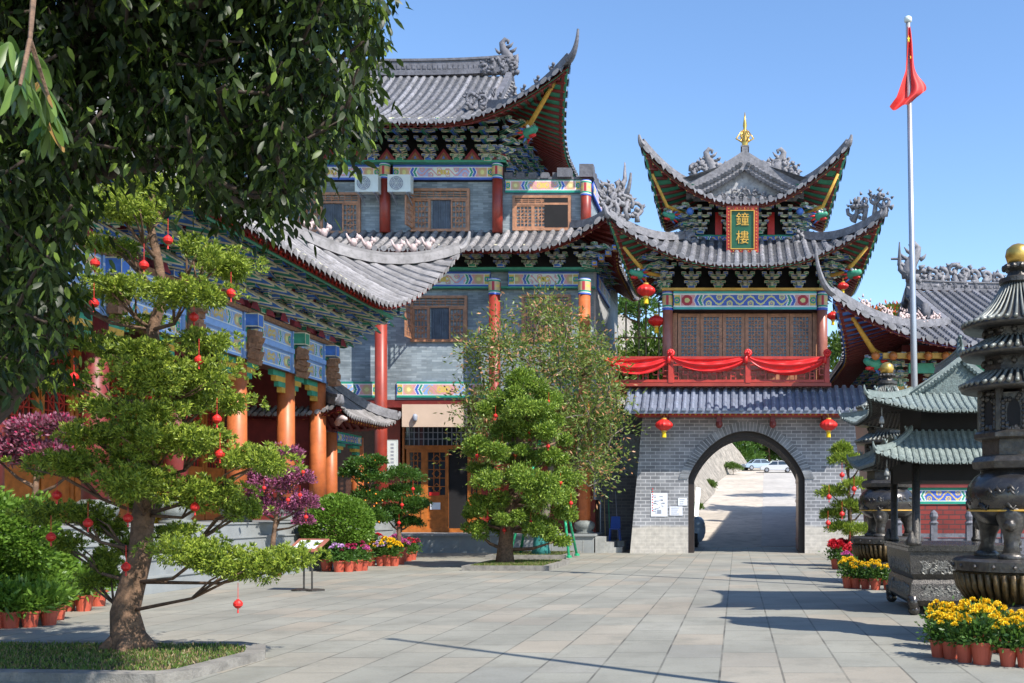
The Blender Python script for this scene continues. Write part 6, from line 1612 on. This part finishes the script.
def plants():
    for i,(bx,by,pads,lab) in enumerate(((272,540,[(285,458,18,12),(270,490,26,17),(298,480,16,14),(305,505,12,13),(282,512,24,14),(255,505,14,12),(303,522,10,7),(262,475,12,9)],'purple-leaved potted tree left of the round hedge'),
                                         )):
        Y=24.3; shrub_tree('purple_loropetalum',lab,'tree',P3(bx,by,Y)[:2]+(.3,),[pad(a,b,Y+R.uniform(-.3,.3),c,d) for a,b,c,d in pads],'purple',1700,.075,.04)
        pot_big(P3(bx,by,Y)[0],Y,.28,'terracotta tub holding the purple-leaved tree')
    Y=15.5; shrub_tree('pink_loropetalum','pinkish grey leaved shrub behind the hedge at the left edge','shrub',(PX(30,Y),Y,.3),[pad(a,b,Y,c,d) for a,b,c,d in ((36,432,24,16),(62,428,16,12),(18,450,22,16),(45,455,22,14),(0,462,20,14),(75,470,10,8))],'purplep',1300,.075,.035)
    pot_big(PX(30,Y),Y,.32,'terracotta tub hidden behind the clipped hedge')
    Y=28.6; shrub_tree('kumquat_tree','kumquat tree full of small orange fruit behind the round hedge','tree',(PX(367,Y),Y,.3),[pad(a,b,Y,c,d) for a,b,c,d in ((362,468,17,11),(350,475,10,7),(372,480,14,10),(366,500,16,13),(372,520,16,14),(364,540,12,10),(377,462,8,6))],'darkleaf',1500,.09,.045,fruit=('oflower',45,.026))
    pot_big(PX(367,Y),Y,.22,'terracotta tub under the kumquat tree')
    Y=29.4; shrub_tree('layered_bonsai','round-layered bonsai with red lanterns beside the kumquat tree','tree',(PX(398,Y),Y,.3),[pad(a,b,Y+dy,c,d) for a,b,c,d,dy in ((402,478,20,12,0),(405,492,18,8,.2),(388,500,18,9,-.2),(415,506,13,9,0),(400,512,22,8,.1),(388,520,18,9,0),(410,524,12,7,.2))],'darkleaf',2600,.075,.035,tr=.07)
    pot_big(PX(398,Y),Y,.24,'terracotta tub under the layered bonsai')
    baubles([(413,489),(402,505),(399,523)],29.0,'layered bonsai',.055,'small red lanterns on the layered bonsai')
    baubles([(264,488),(303,472),(288,500),(252,505),(306,517),(300,495)],23.8,'purple tree',.05,'small red lanterns on the purple tree')
    Y=28.3; shrub_tree('cloud_pine','bright green cloud-pruned pine with red lanterns beside the gateway right pier','tree',(PX(850,Y),Y,.3),[pad(a,b,Y+dy,c,d) for a,b,c,d,dy in ((845,462,17,10,0),(860,467,12,9,-.2),(842,451,10,8,.1),(832,495,14,8,0),(857,487,17,8,-.3),(850,508,18,8,-.1),(832,517,12,7,.1),(862,512,12,8,.2),(842,530,15,8,0),(858,533,14,9,-.2))],'podo',2100,.10,.024,tr=.07,upv=.5)
    pot_big(PX(850,Y),Y,.35,'dark tub under the cloud pine by the gateway','bronze')
    baubles([(842,475),(854,489),(829,497),(842,514),(828,523),(850,544)],27.9,'cloud pine by the gateway',.075,'small red lanterns on the cloud pine')
def pot_big(x,y,r,label,m='terra'):
    t=thing('plant_tub',label,'plant pot',(x,y,0),'tubs under the courtyard shrubs'); b=MB(); b.lathe([(r*.7,0),(r,.42),(r*1.1,.42),(r*1.12,.5),(r*.98,.5),(r*.9,.42)],22,(x,y,0)); b.build('tub',[m],t,smooth=False); b=MB(); b.lathe([(.001,.44),(r*.92,.44)],14,(x,y,0)); b.build('soil',['soil'],t)
plants()
def sign_stand():
    Y=19.8; x=PX(308,Y); t=thing('information_stand','low slanted information board on two thin legs by the round hedge','sign',(x,Y,0)); t.rotation_euler=(0,0,math.radians(-12))
    zc=PZ(545,Y)
    m=MB(); m.add([(-.34,-.20,zc-.10),(.34,-.20,zc-.10),(.34,.2,zc+.12),(-.34,.2,zc+.12),(-.34,-.21,zc-.13),(.34,-.21,zc-.13),(.34,.19,zc+.09),(-.34,.19,zc+.09)],[(0,1,2,3),(7,6,5,4),(0,4,5,1),(1,5,6,2),(2,6,7,3),(3,7,4,0)]); m.build('board',['colbrown'],t,local=True)
    m=MB(); m.add([(-.25,-.14,zc-.062),(.25,-.14,zc-.062),(.25,.14,zc+.092),(-.25,.14,zc+.092)],[(0,1,2,3)]); f=m.build('printed_sheet',['paper'],t,local=True)
    m=MB()
    for k in range(6):
        u=-.11+k*.04; m.add([(-.2,u,zc-.058+(u+.14)*.55),(.16,u,zc-.058+(u+.14)*.55),(.16,u+.012,zc-.058+(u+.152)*.55),(-.2,u+.012,zc-.058+(u+.152)*.55)],[(0,1,2,3)])
    m.build('text_lines',['ink'],f,local=True)
    for s in (-1,1):
        m=MB(); m.tube([(s*.09,0,0),(s*.09,0,zc)],.018,8); m.lathe([(.17,0),(.17,.03),(.03,.05)],14,(s*.17,0,0)); m.build('leg',['bronze'],t,local=True)
sign_stand()
# ================================================================ BACKGROUND TREES, ROAD, CARS
def far_tree(x,y,z0,zt,r,label,leaf='fol',n=9000,pads=9,ln=.35,flat=1.0,group='trees beyond the gateway',lo=.45):
    rg=np.random.default_rng(int(abs(x*13+y*7))+3); base=(x,y,z0); P=[]
    for k in range(pads):
        a=rg.uniform(0,6.28); q=r*.6*math.sqrt(rg.uniform(0,1)); z=z0+(zt-z0)*rg.uniform(lo,.86); P.append((x+q*math.cos(a),y+q*math.sin(a),z,r*rg.uniform(.4,.6),r*.5,r*rg.uniform(.3,.45)*flat))
    B=shrub_tree('background_tree',label,'tree',base,P,leaf,n//pads,ln,ln*.4,tr=.16)
    B['group']=group
def road_z(y): return (y-43)*.09
def backdrop():
    far_tree(-4.2,48,0,10.6,3.6,'leafy tree behind the bamboo trellis left of the bell tower','fol',11000,12,.3)
    far_tree(-6.2,62,1,20.3,2.2,'tall feathery pine top showing between the two roofs','darkleaf',5000,9,.3)
    far_tree(6.2,58,1,12.8,2.6,'green tree seen between the tower column and right hall','fol',6000,9,.3)
    far_tree(10.4,66,2,16.6,2.6,'tree with orange red blossom rising behind the right hall hip','folo',6000,10,.35)
    far_tree(17.6,70,2,18.9,2.2,'small treetop above the right hall ridge crest','fol',4000,8,.35)
    far_tree(9.0,52,.7,9.5,3.2,'dark tree hidden mostly behind the bell tower shading the road','darkleaf',6000,9,.35)
    for i,x in enumerate((-2,4,10)): far_tree(x,122+i*3,6.5,14.5+i,5.5,['dark roadside tree at left above the parked cars','dark roadside tree in the middle above the parked cars','dark roadside tree at right above the parked cars'][i],'darkleaf',9000,14,.6,group='trees above the parked cars',lo=.05)
    for i,(px,Y,lab) in enumerate(((702,58,'low scrubby bush at the foot of the rock slope, nearest the arch'),(712,76,'low scrubby bush farther up the foot of the rock slope'),(738,100,'small bush at the top end of the rock slope near the cars'))):
        x=PX(px,Y)-.5; z=road_z(Y); r_=.5+.25*i; shrub_tree('roadside_bush',lab,'bush',(x,Y,z),[(x+R.uniform(-.4,.4)*r_,Y+R.uniform(-.4,.4),z+r_*R.uniform(.4,.9),r_*.7,r_*.6,r_*.45) for k in range(4)],'fol',700,.16,.06,tr=.03)['group']='bushes along the rock slope'
    T_=thing('bamboo_trellis','tied bamboo trellis standing behind the left balcony','trellis',(-4.5,43.5,0))
    m=MB()
    for px in (626,639,646,659): m.tube([(PX(px,43.5),43.5,.2),(PX(px,43.5),43.5,PZ(302,43.5))],.04,6)
    for py in (338,362): m.tube([(PX(618,43.4),43.42,PZ(py,43.5)),(PX(668,43.4),43.42,PZ(py,43.5))],.035,6)
    m.build('bamboo_poles',['bamboo'],T_,smooth=True)
backdrop()
def plane(name,pts,m,z=None):
    b=MB(); b.add(pts,[tuple(range(len(pts)))]); return struct(b.build(name,[m]))
def ground():
    m,nt,b=new_mat('granite_paving'); MT['pave']=m
    t=N(nt,'ShaderNodeTexCoord'); s=N(nt,'ShaderNodeSeparateXYZ'); L(nt,t.outputs['Object'],s.inputs[0])
    cb=N(nt,'ShaderNodeCombineXYZ'); L(nt,s.outputs['Y'],cb.inputs['X']); 
    a=N(nt,'ShaderNodeMath',operation='ADD'); L(nt,s.outputs['X'],a.inputs[0]); a.inputs[1].default_value=PX(719,9.25)*-1+61*.61; L(nt,a.outputs[0],cb.inputs['Y'])
    def br(c1,c2,ms):
        n=N(nt,'ShaderNodeTexBrick'); L(nt,cb.outputs[0],n.inputs['Vector']); n.offset=.37; n.offset_frequency=2; n.inputs['Color1'].default_value=c4(c1); n.inputs['Color2'].default_value=c4(c2)
        n.inputs['Mortar'].default_value=c4((.06,.06,.055)); n.inputs['Scale'].default_value=1; n.inputs['Mortar Size'].default_value=ms; n.inputs['Mortar Smooth'].default_value=.2; n.inputs['Brick Width'].default_value=1.02; n.inputs['Row Height'].default_value=.61; return n
    n1=br((0,0,0),(1,1,1),0.0); n2=br((1,1,1),(1,1,1),.012)
    v=n1.outputs['Color']
    cr=N(nt,'ShaderNodeValToRGB'); L(nt,v,cr.inputs[0]); e=cr.color_ramp.elements; e[0].position=0; e[0].color=(.258,.260,.238,1); e[1].position=1; e[1].color=(.300,.296,.265,1)
    for p,c in ((.25,(.275,.276,.252)),(.55,(.290,.287,.260)),(.84,(.322,.293,.252)),(.93,(.258,.262,.248))): q=e.new(p); q.color=c4(c)
    c=cr.outputs[0]
    f=ramp(nt,noise(nt,.5,6),.3,.7,.82,1.15); f2=ramp(nt,noise(nt,38,3),.3,.7,.93,1.07)
    for ff in (f,f2):
        mm=N(nt,'ShaderNodeVectorMath',operation='SCALE'); L(nt,c,mm.inputs[0]); L(nt,ff,mm.inputs['Scale']); c=mm.outputs[0]
    st=ramp(nt,noise(nt,1.1,9,rough=.75),.49,.68,0,.7); c=mixc(nt,st,c,(.185,.185,.165)); st=ramp(nt,noise(nt,9,8,rough=.8),.57,.72,0,.6); c=mixc(nt,st,c,(.16,.16,.15))
    inv=ramp(nt,n2.outputs['Fac'],0,1,0,.8)
    wn=ramp(nt,noise(nt,1.6,3),.35,.65,.35,1.0); mu=N(nt,'ShaderNodeMath',operation='MULTIPLY'); L(nt,inv,mu.inputs[0]); L(nt,wn,mu.inputs[1])
    c=mixc(nt,mu.outputs[0],c,(.05,.048,.042)); c=mixc(nt,1.0,c,(.92,.895,.83),'MULTIPLY'); L(nt,c,b.inputs['Base Color']); b.inputs['Roughness'].default_value=.72
    bump(nt,b,noise(nt,14,6),.25,.01)
    plane('courtyard_paving',[(-60,-20,0),(60,-20,0),(60,43,0),(-60,43,0)],'pave')
    MT['rough']=mat('rough_ground',(.28,.25,.20),.9,.2,.3); plane('ground',[(-900,-600,-.3),(900,-600,-.3),(900,1600,-.3),(-900,1600,-.3)],'rough')
    MT['road']=mat('worn_concrete_road',(.50,.435,.355),.85,.2,.25,dirt=(.26,.23,.20),dirtamt=.8,bmp=.3,bscale=30)
    MT['road2']=mat('smoother_concrete_strip',(.43,.40,.36),.85,.15,.4,dirt=(.28,.26,.24),dirtamt=.7)
    MT['rock']=mat('rough_rendered_slope',(.30,.265,.22),.9,.4,1.2,dirt=(.09,.08,.065),dirtamt=.9,bmp=1.0,bscale=3)
    z=road_z
    plane('hill_road',[(-30,43,0.0),(40,43,0.0),(40,115,z(115)),(-30,115,z(115))],'road')
    plane('road_strip',[(1.05,43.3,z(43.3)+.01),(9,43.3,z(43.3)+.01),(9,112,z(112)+.01),(3.0,112,z(112)+.01)],'road2')
    plane('upper_terrace_road',[(-60,115,z(115)),(80,115,z(115)),(80,160,z(115)+.5),(-60,160,z(115)+.5)],'road')
    # rock slope left of the road
    b=MB(); base=[(-2.6,45),(-2.2,57),(-1.9,74),(-1.7,88),(-.6,100),(1.4,113)]; vs=[]; K=7
    for i,(x,y) in enumerate(base):
        for k in range(K+1):
            t=k/K; vs.append((x-9*t-.3*math.sin(i*2+k*1.7),y+.4*math.sin(k*2.2+i),z(y)-.05+15*t*(1 if i<5 else .9)+.25*math.sin(k*3+i*1.3)))
    b.add(vs,[(i*(K+1)+k,(i+1)*(K+1)+k,(i+1)*(K+1)+k+1,i*(K+1)+k+1) for i in range(5) for k in range(K)]); 
    q=[vs[5*(K+1)+k] for k in range(K+1)]; b.add(q+[(-14,125,z(115)),(0.8,116,z(115))],[tuple(range(K+3))])
    struct(b.build('rock_slope',['rock'],smooth=True))
ground()
def car(x,y,z,paint,label,L_=4.4,hd=0.0,name='parked_car'):
    T_=thing(name,label,'car',(x,y,z),'cars parked above the road',hd); T_.scale=(.80,.80,.80)
    # side profile along local x, width along y; lofted with tumblehome
    low=[(-2.2,.35),(-2.22,.6),(-2.1,.85),(-1.2,.95),(1.9,1.0),(2.15,.85),(2.2,.5),(2.1,.3)]; m=MB()
    def loft(prof,ws,m_):
        n=len(prof); vs=[]
        for w,s in ws:
            for (a,b) in prof: vs.append((a*s,w,b))
        k=len(ws); fs=[(i*n+j,i*n+(j+1)%n,(i+1)*n+(j+1)%n,(i+1)*n+j) for i in range(k-1) for j in range(n)]
        fs.append(tuple(range(n-1,-1,-1))); fs.append(tuple((k-1)*n+j for j in range(n))); m.add(vs,fs,m_)
    loft(low,[(-.86,.96),(-.80,1.0),(.80,1.0),(.86,.96)],0); o=m.build('body',[paint],T_,local=True)
    m=MB(); cab=[(-1.25,.93),(-.55,1.42),(.75,1.46),(1.55,.98)]
    vs=[(a,s*.78,b) if b<1.1 else (a,s*.62,b) for s in (-1,1) for a,b in cab]; m.add(vs,[(0,1,2,3),(7,6,5,4),(1,5,6,2),(0,4,5,1),(2,6,7,3)]); m.build('cabin_glass',['glass'],T_,local=True)
    m=MB(); m.add([(-.62,-.63,1.43),(.82,-.63,1.47),(.82,.63,1.47),(-.62,.63,1.43),(-.5,-.58,1.49),(.7,-.58,1.52),(.7,.58,1.52),(-.5,.58,1.49)],[(4,5,6,7),(0,1,5,4),(1,2,6,5),(2,3,7,6),(3,0,4,7)])
    for s in (-1,1):
        m.beam((-1.25,s*.79,.95),(-.6,s*.64,1.45),.06,.06); m.beam((.1,s*.79,.96),(.1,s*.64,1.47),.07,.05); m.beam((1.58,s*.79,.98),(.8,s*.64,1.48),.09,.06)
    m.build('roof',[paint],T_,local=True)
    for a in (-1.35,1.35):
        for s in (-1,1):
            m=MB(); m.tube([(a,s*.70,.32),(a,s*.88,.32)],.32,18); w=m.build('wheel',['rubber'],T_,local=True,smooth=False); m=MB(); m.tube([(a,s*.885,.32),(a,s*.895,.32)],.2,14); m.build('rim',['steel'],w,local=True)
    for s in (-1,1):
        m=MB(); m.ball((-2.12,s*.6,.72),.13,0,8,.7); m.build('headlight',['white'],T_,local=True,smooth=True)
        m=MB(); m.box(2.12,2.2,s*.6-.12,s*.6+.12,.7,.85); m.build('tail_light',['lred'],T_,local=True)
    return T_
car(PX(777,104),104,road_z(104),'carw','white saloon car parked side on at the top of the road')
car(PX(758,107.5),108.5,road_z(108.5),'carb','pale blue car parked partly behind the white saloon',hd=math.radians(25))
def things_by_arch():
    Y=43.5; x=PX(700,Y); t=thing('covered_scooter','pale covered scooter parked just beyond the left side of the arch','scooter',(x,Y,0))
    m=MB(); m.ball((x-.1,Y,.75),.5,0,12,1.15,.7,1.2); m.ball((x-.1,Y-.3,1.0),.33,0,10); m.build('cover',['carb'],t,smooth=True)
    m=MB(); m.tube([(x-.2,Y-.5,.3),(x-.08,Y-.5,.3)],.3,16); m.tube([(x-.2,Y+.6,.3),(x-.08,Y+.6,.3)],.3,16); m.build('wheel',['rubber'],t)
    t=thing('leaning_board','white board leaning on the slope left of the road','board',(PX(697.5,50),50,.6)); m=MB(); m.add([(PX(694,50),50,PZ(515,50)),(PX(698,50),50,PZ(518,50)),(PX(701,51),51,PZ(488,51)),(PX(696,51),51,PZ(487,51)),(PX(694,50),50.1,PZ(515,50)),(PX(698,50),50.1,PZ(518,50)),(PX(701,51),51.1,PZ(488,51)),(PX(696,51),51.1,PZ(487,51))],[(0,1,2,3),(7,6,5,4),(0,4,5,1),(1,5,6,2),(2,6,7,3),(3,7,4,0)]); m.build('board_panel',['white'],t)
things_by_arch()
# ================================================================ CAMERA, SUN, SKY
cam=bpy.data.cameras.new('camera'); co=bpy.data.objects.new('camera',cam); COL.objects.link(co); sc.camera=co
co.location=(0,0,1.6); co.rotation_euler=(PI/2,0,0); cam.sensor_width=36; cam.lens=36*1000/1024
cam.shift_x=-(737-512)/1024; cam.shift_y=(510-341.5)/1024; cam.clip_end=3000; cam.clip_start=.05
EL=math.radians(47); ax,ay=.80,-.60
sun=bpy.data.lights.new('sun','SUN'); so=bpy.data.objects.new('sun',sun); COL.objects.link(so); sun.energy=4.7; sun.angle=math.radians(.5); sun.color=(1.0,.95,.87)
d=Vector((ax*math.cos(EL),ay*math.cos(EL),math.sin(EL))); so.rotation_euler=d.to_track_quat('Z','Y').to_euler(); so.location=(20,-20,30)
w=bpy.data.worlds.new('World'); sc.world=w; w.use_nodes=True; nt=w.node_tree; bg=nt.nodes['Background']
sk=nt.nodes.new('ShaderNodeTexSky'); sk.sky_type='NISHITA'; sk.sun_disc=False; sk.sun_elevation=EL; sk.sun_rotation=math.atan2(ax,ay); sk.air_density=1.0; sk.dust_density=.15; sk.ozone_density=1.4; sk.altitude=50
hs=nt.nodes.new('ShaderNodeHueSaturation'); hs.inputs['Saturation'].default_value=1.14; hs.inputs['Value'].default_value=1.06; hs.inputs['Hue'].default_value=.503; nt.links.new(sk.outputs[0],hs.inputs['Color']); nt.links.new(hs.outputs[0],bg.inputs[0]); bg.inputs[1].default_value=.15
vs=sc.view_settings; vs.view_transform='Standard'; vs.look='None'; vs.gamma=1; vs.exposure=0.74; vs.use_curve_mapping=False
sc.render.engine='CYCLES'; sc.cycles.max_bounces=6; sc.cycles.transparent_max_bounces=4
